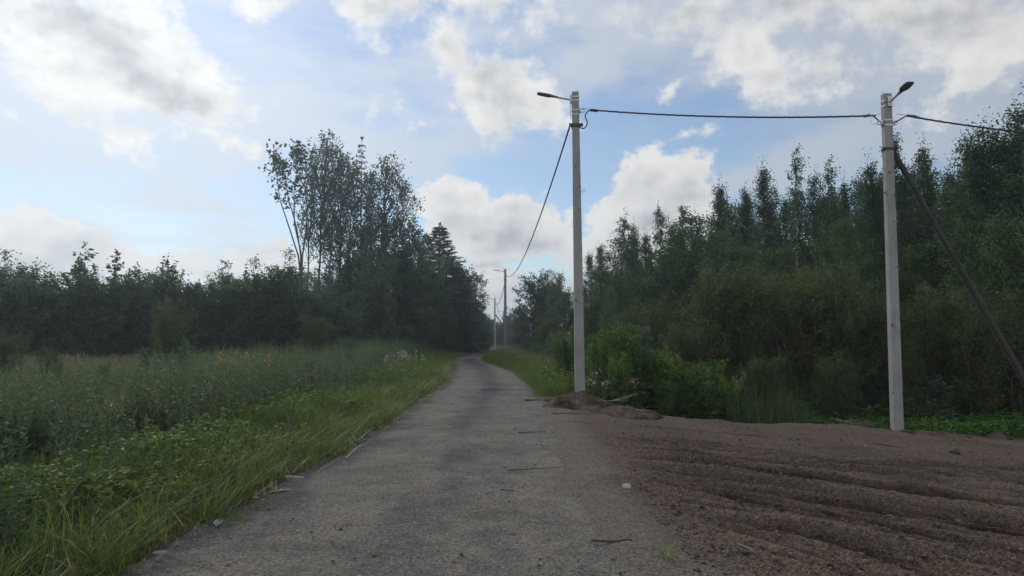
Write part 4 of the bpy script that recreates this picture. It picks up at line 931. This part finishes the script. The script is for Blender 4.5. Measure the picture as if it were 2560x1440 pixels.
# span between the two near poles
def PP(px, py, t): return P(px, py, 17.5 + (D2 - 17.5) * t)
a = PP(1478, 275, .03); b = PP(2190, 289, .96)
c1, pts = cable('overhead_cable', a, b, .10, 'twisted black cable strung between the two near concrete poles')
wire(c1, 'cable_tail', [PP(1490, 276, .03), PP(1472, 277, .03), PP(1463, 290, .02), PP(1468, 305, .02), PP(1464, 318, .02), PP(1456, 321, .01), PP(1446, 316, .0)], .016, 'cable')
wire(c1, 'tension_wire', [PP(1500, 277, .04), PP(1478, 273, .03), PP(1452, 271, .01)], .008, 'steel')
wire(c1, 'cable_tail', [PP(2180, 287, .95), PP(2190, 296, .97), PP(2200, 304, .985), PP(2211, 308, 1.0)], .016, 'cable')
wire(c1, 'tension_wire', [PP(2170, 291, .94), PP(2186, 288, .965), PP(2202, 284, .99)], .007, 'steel')
wire(c1, 'wire_curl', [PP(2186, 290, .96), PP(2177, 298, .96), PP(2180, 309, .965), PP(2190, 310, .97), PP(2197, 304, .98)], .004, 'steel')
g = Geo(); q0, q1 = PP(1476, 275, .03), PP(1494, 277, .045); g.tube([q0, q1], .036, 8); link('joint_sleeve', g.mesh('joint_sleeve', MAT['black'], True), c1)
g = Geo(); q0, q1 = PP(2158, 291, .93), PP(2176, 288, .955); g.tube([q0, q1], .032, 8); link('joint_sleeve', g.mesh('joint_sleeve', MAT['lampgrey'], True), c1)
# right span leaving the frame
a = P(2268, 290, D2 + .05); b = P(2900, 352, D2 + 1.2)
c2, _ = cable('overhead_cable', a, b, .12, 'twisted black cable leaving the right pole over the birches')
wire(c2, 'cable_tail', [P(2290, 292, D2 + .05), P(2268, 290, D2), P(2250, 299, D2), P(2234, 308, D2 - .02)], .016, 'cable'); wire(c2, 'tension_wire', [P(2300, 292, D2 + .05), P(2268, 288, D2), P(2242, 285, D2)], .007, 'steel')
g = Geo(); g.tube([P(2268, 289, D2), P(2290, 291.5, D2 + .05)], .032, 8); link('joint_sleeve', g.mesh('joint_sleeve', MAT['lampgrey'], True), c2)
# spans to the distant poles
cable('overhead_cable', P(1425, 314, 17.5), P(1268, 690, 64), 1.15, 'long sagging cable from the left concrete pole down to the far pole', .0125, 3, 1.0, n=420)
cable('overhead_cable', P(1265, 690, 64), P(1240, 757, 110), 1.1, 'thin sagging cable between the two distant poles', .02, 2, 2)
cable('overhead_cable', P(1240, 757, 110), P(1260, 786, 158), 1.1, 'thin sagging cable beyond the second distant pole', .02, 2, 2)

# ------------------------------------------------------------------ small things on the ground
def mound(name, px, py, rx_, ry_, h, label, seed, mat='sand', stretch=0):
    q = G(px, py, SLOPE); n = 64; u = np.linspace(-1.25, 1.25, n); U, V_ = np.meshgrid(u, u); r = np.hypot(U, V_); r = r + .25 * (fbm(U * 1.6 + seed, V_ * 1.6, 3, seed) - .5)
    z = h * np.clip(1 - r ** 1.4, -.35, 1) + h * .55 * (fbm(U * 3.2, V_ * 3.2, 4, seed + 1, .6) - .5) + h * .25 * (fbm(U * 9, V_ * 9, 3, seed + 2, .6) - .5)
    z = np.where(r > 1.02, z - .6 * h * (r - 1.02) * 4, z)
    me = np_mesh(name, np.stack([U * rx_, V_ * ry_, z], -1).reshape(-1, 3), grid_quads(n, n)[:, ::-1] * 1, MAT[mat], smooth=True, attrs={'damp_shade': np.clip(.35 + 1.6 * (fbm(U * 2, V_ * 2, 3, seed + 5) - .5), -.2, 1).ravel(), 'dust': np.full(n * n, -.3)})
    me.flip_normals()
    return tag(link(name, me, None, (q[0], q[1], q[2] + .0)), label, 'soil heap')
mound('soil_mound', 1455, 1022, .85, .75, .36, 'heap of dug soil piled round the foot of the left concrete pole', 81)
mound('soil_mound', 1545, 1040, .85, .45, .20, 'low tail of dug soil running right from the left pole heap', 82)
mound('soil_mound', 2262, 1086, .55, .35, .09, 'thin ring of soil at the foot of the right concrete pole', 84)
mound('soil_mound', 2350, 1092, .6, .22, .08, 'low soil ridge right of the right pole foot', 85)
mound('soil_mound', 2495, 1100, .32, .25, .17, 'small dug soil lump at the right edge of the ferns', 86)
mound('soil_mound', 2130, 1066, .5, .25, .16, 'small soil lump at the left end of the ferns', 87)

def stick(px, py, L, az, rad, label, mat='wood', slope=SLOPE, lift=0, bend=.05, name='stick', tips=False, dz=0):
    r = np.random.default_rng(int(px * 7 + py)); q = G(px, py, slope if px > 1330 else 0); n = 7; u = np.linspace(-.5, .5, n)
    pts = np.stack([math.cos(az) * u * L, math.sin(az) * u * L, 0 * u], -1) + np.cumsum(r.normal(0, bend * L / n, (n, 3)), 0) * [1, 1, .15]
    for i in range(n):
        x, y = q[0] + pts[i, 0], q[1] + pts[i, 1]; base = max(road_z(x, y) + .02, sz(x, y) if x > xr(y) - .3 else -9); pts[i] = [x, y, base + rad * .7 + lift * (i / n) + dz]
    g = Geo(); g.tube(pts - pts[3], rad * np.linspace(1.1, .5, n), 6)
    if tips:
        for j in range(3): k = r.integers(2, 6); d = unit(r.normal(0, 1, 3) * [1, 1, .3] + [math.cos(az), math.sin(az), .2]); g.tube([pts[k] - pts[3], pts[k] - pts[3] + d * L * .12, pts[k] - pts[3] + d * L * .25 + [0, 0, .01]], [rad * .5, rad * .35, rad * .2], 5)
    return tag(link(name, g.mesh(name, MAT[mat], True), None, tuple(pts[3])), label, 'stick')
stick(1530, 1357, .30, -.12, .010, 'dark stick lying at the road edge near the bottom of the photo', bend=.1)
stick(1340, 1166, .7, .35, .006, 'long thin dark twig lying where road meets bare soil')
stick(1268, 1229, .13, -.3, .008, 'short dark twig on the road, right of centre', bend=.3)
stick(1862, 1389, .16, -1.1, .005, 'pale straw stick on the ruts near the bottom', 'palewood')
stick(1262, 976, 1.3, .02, .008, 'long dark branch lying across the right wheel track')
stick(1330, 1002, .35, .3, .022, 'short dark stick on the gravel left of the soil heap')
stick(1330, 1082, .45, .25, .010, 'dark twig on the road left of the ruts')
stick(1600, 1380, .14, .1, .005, 'pale straw beside the grass tuft', 'palewood')
stick(1500, 1028, 1.1, -.2, .012, 'pale branch sticking out of the soil heap', 'palewood', lift=.1, tips=True, dz=.08, name='branch')
stick(1590, 1045, .8, -.5, .011, 'bleached root lying at the right end of the soil heap', 'palewood', tips=True, dz=.05, name='branch', bend=.3)
stick(1440, 1040, .9, .1, .010, 'dark twig lying in front of the soil heap', tips=True)
stick(1560, 1030, .7, .5, .012, 'grey broken branch on top of the soil tail', 'palewood', lift=.15, tips=True, dz=.12, name='branch')
def flat_stone(name, px, py, L, W, h, label, mat, seed, cat='stone', a=0):
    q = G(px, py, a); r = np.random.default_rng(seed); bm = bmesh.new(); bmesh.ops.create_icosphere(bm, subdivisions=2, radius=1)
    for v in bm.verts: v.co = Vector((v.co.x * L * (1 + r.normal(0, .09)), v.co.y * W * (1 + r.normal(0, .09)), v.co.z * h * (1 + r.normal(0, .12))))
    me = bpy.data.meshes.new(name); bm.to_mesh(me); bm.free(); me.materials.append(MAT[mat]); zz = max(sz(q[0], q[1]), -1) if a else gz(q[0], q[1]) if q[0] < xl(q[1]) else road_z(q[0], q[1])
    o = link(name, me, None, (q[0], q[1], zz + h * .45)); o.rotation_euler = (r.normal(0, .1), r.normal(0, .1), r.uniform(0, 3)); tag(o, label, cat); return o
flat_stone('flat_stone', 700, 1224, .12, .05, .012, 'pale flat stone at the verge edge beside the road, nearest to the dock leaves', 'stone', 1)
flat_stone('flat_stone', 742, 1192, .20, .06, .014, 'long pale flat stone at the verge edge, up the road from its twin', 'stone', 2)
flat_stone('flat_stone', 545, 1302, .10, .04, .012, 'small pale flat stone at the verge, closest to the camera', 'stone', 3)
flat_stone('flat_stone', 400, 1378, .06, .04, .015, 'grey stone at the verge in the bottom left', 'stone', 4)
flat_stone('flat_stone', 640, 1240, .07, .03, .01, 'thin grey stone half hidden in the verge grass', 'stone', 5)
flat_stone('clod', 2386, 1138, .10, .08, .075, 'round dark clod lying on the soil right of the right pole', 'wood', 6, 'clod', SLOPE)
flat_stone('clod', 1836, 1194, .07, .06, .04, 'dark clod on the ruts in the middle of the bare soil', 'wood', 7, 'clod', SLOPE)
flat_stone('stone', 2165, 1120, .03, .03, .02, 'small white stone on the soil left of the right pole foot', 'stone', 8, 'stone', SLOPE)
q = G(1558, 1231, SLOPE); g = Geo(); a = np.linspace(0, 2 * math.pi, 13)[:-1]
Vc = [(math.cos(t) * .022, math.sin(t) * .022, 0) for t in a] + [(math.cos(t) * .030, math.sin(t) * .030, .07) for t in a] + [(math.cos(t) * .026, math.sin(t) * .026, .068) for t in a] + [(math.cos(t) * .018, math.sin(t) * .018, .004) for t in a]
Qc = [(j * 12 + k, j * 12 + (k + 1) % 12, (j + 1) * 12 + (k + 1) % 12, (j + 1) * 12 + k) for j in range(3) for k in range(12)] + [(0, k, k + 1, k + 2) for k in (1, 3, 5, 7, 9)] + [(36, 36 + k, 37 + k, 38 + k) for k in (1, 3, 5, 7, 9)]
g.add(Vc, Qc); o = link('paper_cup', g.mesh('paper_cup', MAT['litter'], True), None, (q[0], q[1], sz(q[0], q[1]) + .025)); o.rotation_euler = (RAD(82), 0, RAD(60)); tag(o, 'crumpled white paper cup lying on the bare soil', 'litter')

# ------------------------------------------------------------------ sky
SUN_AZ, SUN_EL = -32, 36                 # degrees right of the view axis, above the horizon
W = bpy.data.worlds.new('World'); SC.world = W; W.use_nodes = True
nt = W.node_tree; nt.nodes.clear()
SK = 0.10
def azel(px, py):
    r = ray(px, py); r = r / np.linalg.norm(r); return math.atan2(r[0], r[1]), math.asin(r[2])
tcw = nt.nodes.new('ShaderNodeTexCoord'); DIR = tcw.outputs['Generated']
sky = nt.nodes.new('ShaderNodeTexSky'); sky.sky_type = 'NISHITA'; sky.sun_disc = False
sky.sun_elevation = RAD(SUN_EL); sky.sun_rotation = RAD(SUN_AZ); sky.air_density = 1.0; sky.dust_density = .3; sky.ozone_density = 2.2

def noise(nt_, scale, detail=4, rough=0.55, vec=None, out=0):
    n = nt_.nodes.new('ShaderNodeTexNoise'); n.noise_dimensions = '2D'; n.inputs['Scale'].default_value = scale
    n.inputs['Detail'].default_value = detail; n.inputs['Roughness'].default_value = rough; nt_.links.new(vec, n.inputs['Vector'])
    return n.outputs[out]
def vmath(op, a, b=None):
    n = nt.nodes.new('ShaderNodeVectorMath'); n.operation = op
    for i, v in enumerate((a, b)):
        if v is None: continue
        if isinstance(v, tuple): n.inputs[i].default_value = v
        else: nt.links.new(v, n.inputs[i])
    return n.outputs['Value'] if op in ('LENGTH', 'DOT_PRODUCT') else n.outputs[0]
def M(op, a, b=None, c=None, clamp=False): return mathn(nt, op, a, b, c, clamp)
def to_azel(vec):
    s = nt.nodes.new('ShaderNodeSeparateXYZ'); nt.links.new(vec, s.inputs[0])
    az = M('ARCTAN2', s.outputs[0], s.outputs[1]); el = M('ARCSINE', s.outputs[2])
    c = nt.nodes.new('ShaderNodeCombineXYZ'); nt.links.new(az, c.inputs[0]); nt.links.new(el, c.inputs[1]); return c.outputs[0]
AE = to_azel(vmath('NORMALIZE', DIR))
# blobs: px, py, rx, ry (photo pixels), tilt in degrees, weight
CUM = [(-60, 0, 330, 130, 0, 1.0), (215, 85, 215, 170, -38, 1.15), (365, 165, 215, 115, -32, 1.1), (430, 215, 110, 60, -20, .8), (480, 60, 60, 30, 40, .45), (95, 155, 55, 36, 0, .6), (10, 310, 60, 30, 0, .5),
       (660, 5, 150, 50, 0, .62), (890, 30, 110, 80, 0, .85), (1060, -15, 330, 85, 0, .95), (1140, 130, 120, 90, -40, .95), (1230, 200, 140, 100, -40, 1.05), (1330, 290, 100, 70, -30, .85),
       (940, 265, 85, 55, -10, .62), (640, 270, 95, 60, -25, .52), (1040, 302, 50, 28, 0, .58), (700, 290, 60, 40, 0, .4),
       (1840, 110, 150, 100, -30, .92), (1900, 190, 160, 66, -10, .85), (2020, 170, 120, 80, 0, .75), (1750, 30, 220, 70, 0, .8), (2100, 20, 240, 70, 0, .85), (1680, 225, 75, 36, 18, .62), (1780, 215, 70, 30, 0, .5), (2450, 90, 220, 110, 0, .95), (2300, 40, 140, 70, 0, .8), (1730, 325, 110, 24, 12, .5),
       (1620, 490, 130, 85, 22, 1.2), (1735, 460, 75, 75, 0, 1.1), (1545, 540, 80, 70, 10, 1.1), (1640, 580, 170, 80, 0, 1.1), (1520, 620, 80, 50, 20, .8),
       (1110, 540, 95, 85, 0, 1.2), (1180, 570, 110, 75, -10, 1.1), (1290, 570, 90, 85, 0, 1.15), (1380, 590, 80, 70, 0, 1.0), (1240, 630, 200, 45, 0, .9), (1230, 700, 140, 48, 0, .85), (1370, 720, 120, 42, 25, .8), (1240, 780, 220, 38, 0, .7),
       (120, 610, 110, 68, 0, 1.25), (250, 650, 140, 60, -12, 1.15), (0, 640, 130, 62, 0, 1.1), (380, 675, 110, 36, 0, .8), (590, 670, 110, 50, 8, 1.1), (690, 680, 90, 60, 0, 1.0), (180, 715, 420, 42, 0, .9)]
grp = bpy.data.node_groups.new('cumulus', 'ShaderNodeTree')
grp.interface.new_socket('Vector', in_out='INPUT', socket_type='NodeSocketVector'); grp.interface.new_socket('Density', in_out='OUTPUT', socket_type='NodeSocketFloat')
gi = grp.nodes.new('NodeGroupInput'); go = grp.nodes.new('NodeGroupOutput')
gn = grp
def blob_field(nt_, vec, blobs, sm=.20, rest=True, grow=1.6):
    """soft union of ellipses on the sky"""
    acc = None
    for b in blobs:
        a, e = azel(b[0], b[1]); rx_, ry_ = b[2] / F, b[3] / F; w = b[5]
        g = nt_.nodes.new('ShaderNodeTexGradient'); g.gradient_type = 'SPHERICAL'; tm = g.texture_mapping; tm.vector_type = 'TEXTURE'
        tm.translation = (a, e, 0); tm.rotation = (0, 0, RAD(b[4])); tm.scale = (rx_ * grow, ry_ * grow, 1); nt_.links.new(vec, g.inputs[0])
        f = mathn(nt_, 'MULTIPLY', g.outputs[1], float(w))
        acc = f if acc is None else mathn(nt_, 'SMOOTH_MAX', acc, f, sm)
    if not rest: return acc
    sp = nt_.nodes.new('ShaderNodeSeparateXYZ'); nt_.links.new(vec, sp.inputs[0])
    # the rest of the sky, outside these: broken cloud
    off = mathn(nt_, 'ABSOLUTE', sp.outputs[0]); off = mathn(nt_, 'MAXIMUM', mathn(nt_, 'MULTIPLY_ADD', off, 4, -3.0), mathn(nt_, 'MULTIPLY_ADD', sp.outputs[1], 5, -2.7))
    off = mathn(nt_, 'MULTIPLY', off, 1.0, clamp=True)
    oth = mathn(nt_, 'MULTIPLY_ADD', noise(nt_, 2.6, 2, .5, vec), 2.2, -.62, clamp=True)
    return mathn(nt_, 'MAXIMUM', acc, mathn(nt_, 'MULTIPLY', off, oth))
# warped coordinates + layered noise
n1 = noise(gn, 7.0, 4, .55, gi.outputs[0], out=1)
vm = gn.nodes.new('ShaderNodeVectorMath'); vm.operation = 'MULTIPLY_ADD'; gn.links.new(n1, vm.inputs[0]); vm.inputs[1].default_value = (.085, .07, 0); 
ofs = gn.nodes.new('ShaderNodeVectorMath'); ofs.operation = 'SUBTRACT'; gn.links.new(gi.outputs[0], ofs.inputs[0]); ofs.inputs[1].default_value = (.0425, .035, 0)
gn.links.new(ofs.outputs[0], vm.inputs[2])
fld = blob_field(gn, vm.outputs[0], CUM, grow=1.95)
st = gn.nodes.new('ShaderNodeMapping'); st.inputs['Scale'].default_value = (1, 1.35, 1); gn.links.new(gi.outputs[0], st.inputs[0])
na = noise(gn, 13, 8, .64, st.outputs[0]); nb2 = gn.nodes.new('ShaderNodeTexVoronoi'); nb2.voronoi_dimensions = '2D'; nb2.inputs['Scale'].default_value = 30; gn.links.new(vm.outputs[0], nb2.inputs['Vector'])
bil = mathn(gn, 'MULTIPLY_ADD', nb2.outputs['Distance'], -.22, .10)
dn = mathn(gn, 'ADD', mathn(gn, 'MULTIPLY_ADD', na, 1.7, -.85), bil)
gn.links.new(mathn(gn, 'SUBTRACT', mathn(gn, 'ADD', mathn(gn, 'MULTIPLY', fld, 1.35), dn), .64), go.inputs[0])
def cum(vec):
    n = nt.nodes.new('ShaderNodeGroup'); n.node_tree = grp; nt.links.new(vec, n.inputs[0]); return n.outputs[0]
D_a = cum(AE)
alpha = nt.nodes.new('ShaderNodeMapRange'); alpha.interpolation_type = 'SMOOTHSTEP'; alpha.inputs['From Min'].default_value = -.14; alpha.inputs['From Max'].default_value = .38
spz = nt.nodes.new('ShaderNodeSeparateXYZ'); nt.links.new(AE, spz.inputs[0])
hi = M('MULTIPLY_ADD', spz.outputs[1], 5.0, -.9, clamp=True)
nt.links.new(M('MULTIPLY_ADD', hi, .34, .16), alpha.inputs['From Max']); nt.links.new(M('MULTIPLY_ADD', hi, -.05, -.05), alpha.inputs['From Min'])
nt.links.new(D_a, alpha.inputs[0]); alpha = alpha.outputs[0]
# thin veil clouds
VEIL = [(300, 270, 700, 110, 0, 1.15), (0, 300, 450, 100, 0, 1.1), (750, 330, 420, 62, -4, 1.1), (850, 170, 300, 150, 0, .5), (1150, 100, 240, 180, 0, .6), (480, 490, 110, 30, -30, .75), (560, 530, 200, 28, -6, .78), (400, 490, 40, 40, 0, .7), (540, 435, 130, 14, -6, .6),
        (2050, 395, 420, 46, 14, 1.0), (2400, 330, 420, 80, 6, .85), (1480, 120, 260, 70, 38, .9), (1850, 5, 420, 110, -4, 1.7), (2450, 50, 330, 140, 0, 1.7), (1900, 170, 230, 80, -20, 1.1), (1950, 120, 240, 100, -10, .95), (1000, 400, 260, 45, 20, .75), (1300, 770, 1900, 75, 0, 1.0), (300, 640, 700, 80, 0, .7)]
n1 = noise(nt, 3.5, 4, .55, AE, out=1)
wv = nt.nodes.new('ShaderNodeVectorMath'); wv.operation = 'MULTIPLY_ADD'; nt.links.new(n1, wv.inputs[0]); wv.inputs[1].default_value = (.12, .05, 0); nt.links.new(vmath('SUBTRACT', AE, (.06, .025, 0)), wv.inputs[2])
vf = blob_field(nt, wv.outputs[0], VEIL, grow=1.7)
vs = nt.nodes.new('ShaderNodeMapping'); vs.inputs['Scale'].default_value = (1, 2.6, 1); nt.links.new(wv.outputs[0], vs.inputs[0])
vn = noise(nt, 6, 6, .6, vs.outputs[0])
va = nt.nodes.new('ShaderNodeMapRange'); va.interpolation_type = 'SMOOTHSTEP'; va.inputs['From Min'].default_value = .12; va.inputs['From Max'].default_value = .95
nt.links.new(M('ADD', vf, M('MULTIPLY_ADD', vn, 1.5, -.62)), va.inputs[0]); veil = M('MULTIPLY_ADD', va.outputs[0], .70, .03)
# sun side glow: clouds and veil brighten towards the hidden sun
sdir = (math.sin(RAD(SUN_AZ)) * math.cos(RAD(SUN_EL)), math.cos(RAD(SUN_AZ)) * math.cos(RAD(SUN_EL)), math.sin(RAD(SUN_EL)))
dp = M('MAXIMUM', vmath('DOT_PRODUCT', vmath('NORMALIZE', DIR), sdir), 0.0)
near = M('POWER', dp, 5.0); vnear = M('POWER', dp, 24.0)
k = 1 / SK
wc = nt.nodes.new('ShaderNodeVectorMath'); wc.operation = 'MULTIPLY_ADD'; nt.links.new(noise(nt, 9.0, 3, .55, AE, out=1), wc.inputs[0]); wc.inputs[1].default_value = (.07, .05, 0); nt.links.new(vmath('SUBTRACT', AE, (.035, .025, 0)), wc.inputs[2]); wc = wc.outputs[0]
CORE = [(190, 30, 190, 50, -30, .85), (345, 165, 170, 48, -34, 1.0), (1000, 15, 240, 40, 0, .75), (1250, 215, 130, 42, -42, .7), (1900, 10, 420, 40, 0, .7), (2420, 40, 260, 60, 0, .7), (1190, 590, 110, 36, -10, 1.0), (1330, 615, 90, 28, 0, .9), (1650, 560, 130, 36, 14, .8), (1720, 500, 60, 40, 0, .5), (40, 660, 110, 22, 0, .6), (230, 695, 140, 18, -5, .6), (560, 700, 140, 18, 0, .6), (1230, 665, 160, 14, 0, 1.0), (1230, 735, 120, 14, 0, .6)]
core = blob_field(nt, wc, CORE, sm=.1, rest=False)
st2 = nt.nodes.new('ShaderNodeMapping'); st2.inputs['Scale'].default_value = (1, 1.35, 1); st2.inputs['Location'].default_value = (-.010, .016, 0); nt.links.new(AE, st2.inputs[0])
st3 = nt.nodes.new('ShaderNodeMapping'); st3.inputs['Scale'].default_value = (1, 1.35, 1); nt.links.new(AE, st3.inputs[0])
grad = M('SUBTRACT', noise(nt, 10, 4, .5, st3.outputs[0]), noise(nt, 10, 4, .5, st2.outputs[0]))
thick = nt.nodes.new('ShaderNodeMapRange'); thick.interpolation_type = 'SMOOTHSTEP'; thick.inputs['From Min'].default_value = .10; thick.inputs['From Max'].default_value = .85; nt.links.new(D_a, thick.inputs[0])
shade = M('ADD', M('MULTIPLY_ADD', thick.outputs[0], .26, .0), M('MULTIPLY_ADD', core, .62, M('MULTIPLY', grad, -1.5)), clamp=True)
ccol = ramp(nt, shade, [(0, (.88, .87, .85)), (.35, (.74, .74, .735)), (.7, (.54, .55, .565)), (1, (.41, .42, .445))])
gain = M('ADD', M('MULTIPLY_ADD', near, .14, .86), M('MULTIPLY', vnear, .08))
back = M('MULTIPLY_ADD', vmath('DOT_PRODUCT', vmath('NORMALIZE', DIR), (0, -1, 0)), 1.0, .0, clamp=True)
gain = M('ADD', gain, M('MULTIPLY', back, 1.6))  # unseen clouds behind the viewer, brightened to lift forest and ground
def scale_col(c, s):
    n = nt.nodes.new('ShaderNodeVectorMath'); n.operation = 'SCALE'; nt.links.new(c, n.inputs[0])
    if isinstance(s, (int, float)): n.inputs['Scale'].default_value = s
    else: nt.links.new(s, n.inputs['Scale'])
    return n.outputs[0]
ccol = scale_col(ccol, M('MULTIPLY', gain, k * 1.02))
vcolor = nt.nodes.new('ShaderNodeRGB'); vcolor.outputs[0].default_value = (.66, .685, .73, 1)
vcol = scale_col(vcolor.outputs[0], M('MULTIPLY', M('MULTIPLY_ADD', near, .42, .78), k))
skyc = scale_col(sky.outputs[0], 1.0)
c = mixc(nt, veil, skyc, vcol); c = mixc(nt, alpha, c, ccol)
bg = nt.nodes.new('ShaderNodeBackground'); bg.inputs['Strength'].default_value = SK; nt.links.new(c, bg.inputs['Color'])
wo = nt.nodes.new('ShaderNodeOutputWorld'); nt.links.new(bg.outputs[0], wo.inputs[0])
W.cycles.sampling_method = 'NONE'

sl = bpy.data.lights.new('sun', 'SUN'); sl.energy = 1.9; sl.angle = RAD(12); sl.color = (1.0, .95, .87)
so = bpy.data.objects.new('sun', sl); COL.objects.link(so)
so.rotation_euler = Vector(sdir).to_track_quat('Z', 'Y').to_euler()

# ------------------------------------------------------------------ camera and view
cam = bpy.data.cameras.new('camera'); co = bpy.data.objects.new('camera', cam); COL.objects.link(co)
cam.sensor_width = 36; cam.lens = 36 * F / 2560; cam.clip_end = 6000; cam.clip_start = .05
co.location = (0, 0, CAMZ); co.rotation_euler = (math.pi / 2 + PITCH, 0, 0); SC.camera = co
SC.view_settings.view_transform = 'Standard'; SC.view_settings.look = 'None'; SC.view_settings.gamma = 1; SC.view_settings.exposure = 0.08
SC.render.engine = 'CYCLES'
cy = SC.cycles; cy.use_denoising = True; cy.max_bounces = 5; cy.diffuse_bounces = 3; cy.glossy_bounces = 2; cy.transmission_bounces = 3; cy.transparent_max_bounces = 4; cy.use_adaptive_sampling = True; cy.adaptive_threshold = .02

# ------------------------------------------------------------------ thin volume added to stand in for lens glare
GLARE_HAZE = 0.0012
if GLARE_HAZE:
    hb_ = Geo(); hb_.box((0, 320, 15), (1900, 1300, 42))
    hm, nt = new_mat('glare_haze'); v = nt.nodes.new('ShaderNodeVolumePrincipled'); v.inputs['Color'].default_value = (.74, .87, 1.0, 1); v.inputs['Density'].default_value = GLARE_HAZE; v.inputs['Anisotropy'].default_value = .75
    o = nt.nodes.new('ShaderNodeOutputMaterial'); nt.links.new(v.outputs[0], o.inputs['Volume'])
    tag(link('glare_haze', hb_.mesh('glare_haze', hm)), 'thin bluish volume added to imitate lens glare over the trees', 'glare_haze', kind='stuff')
cy.volume_bounces = 0
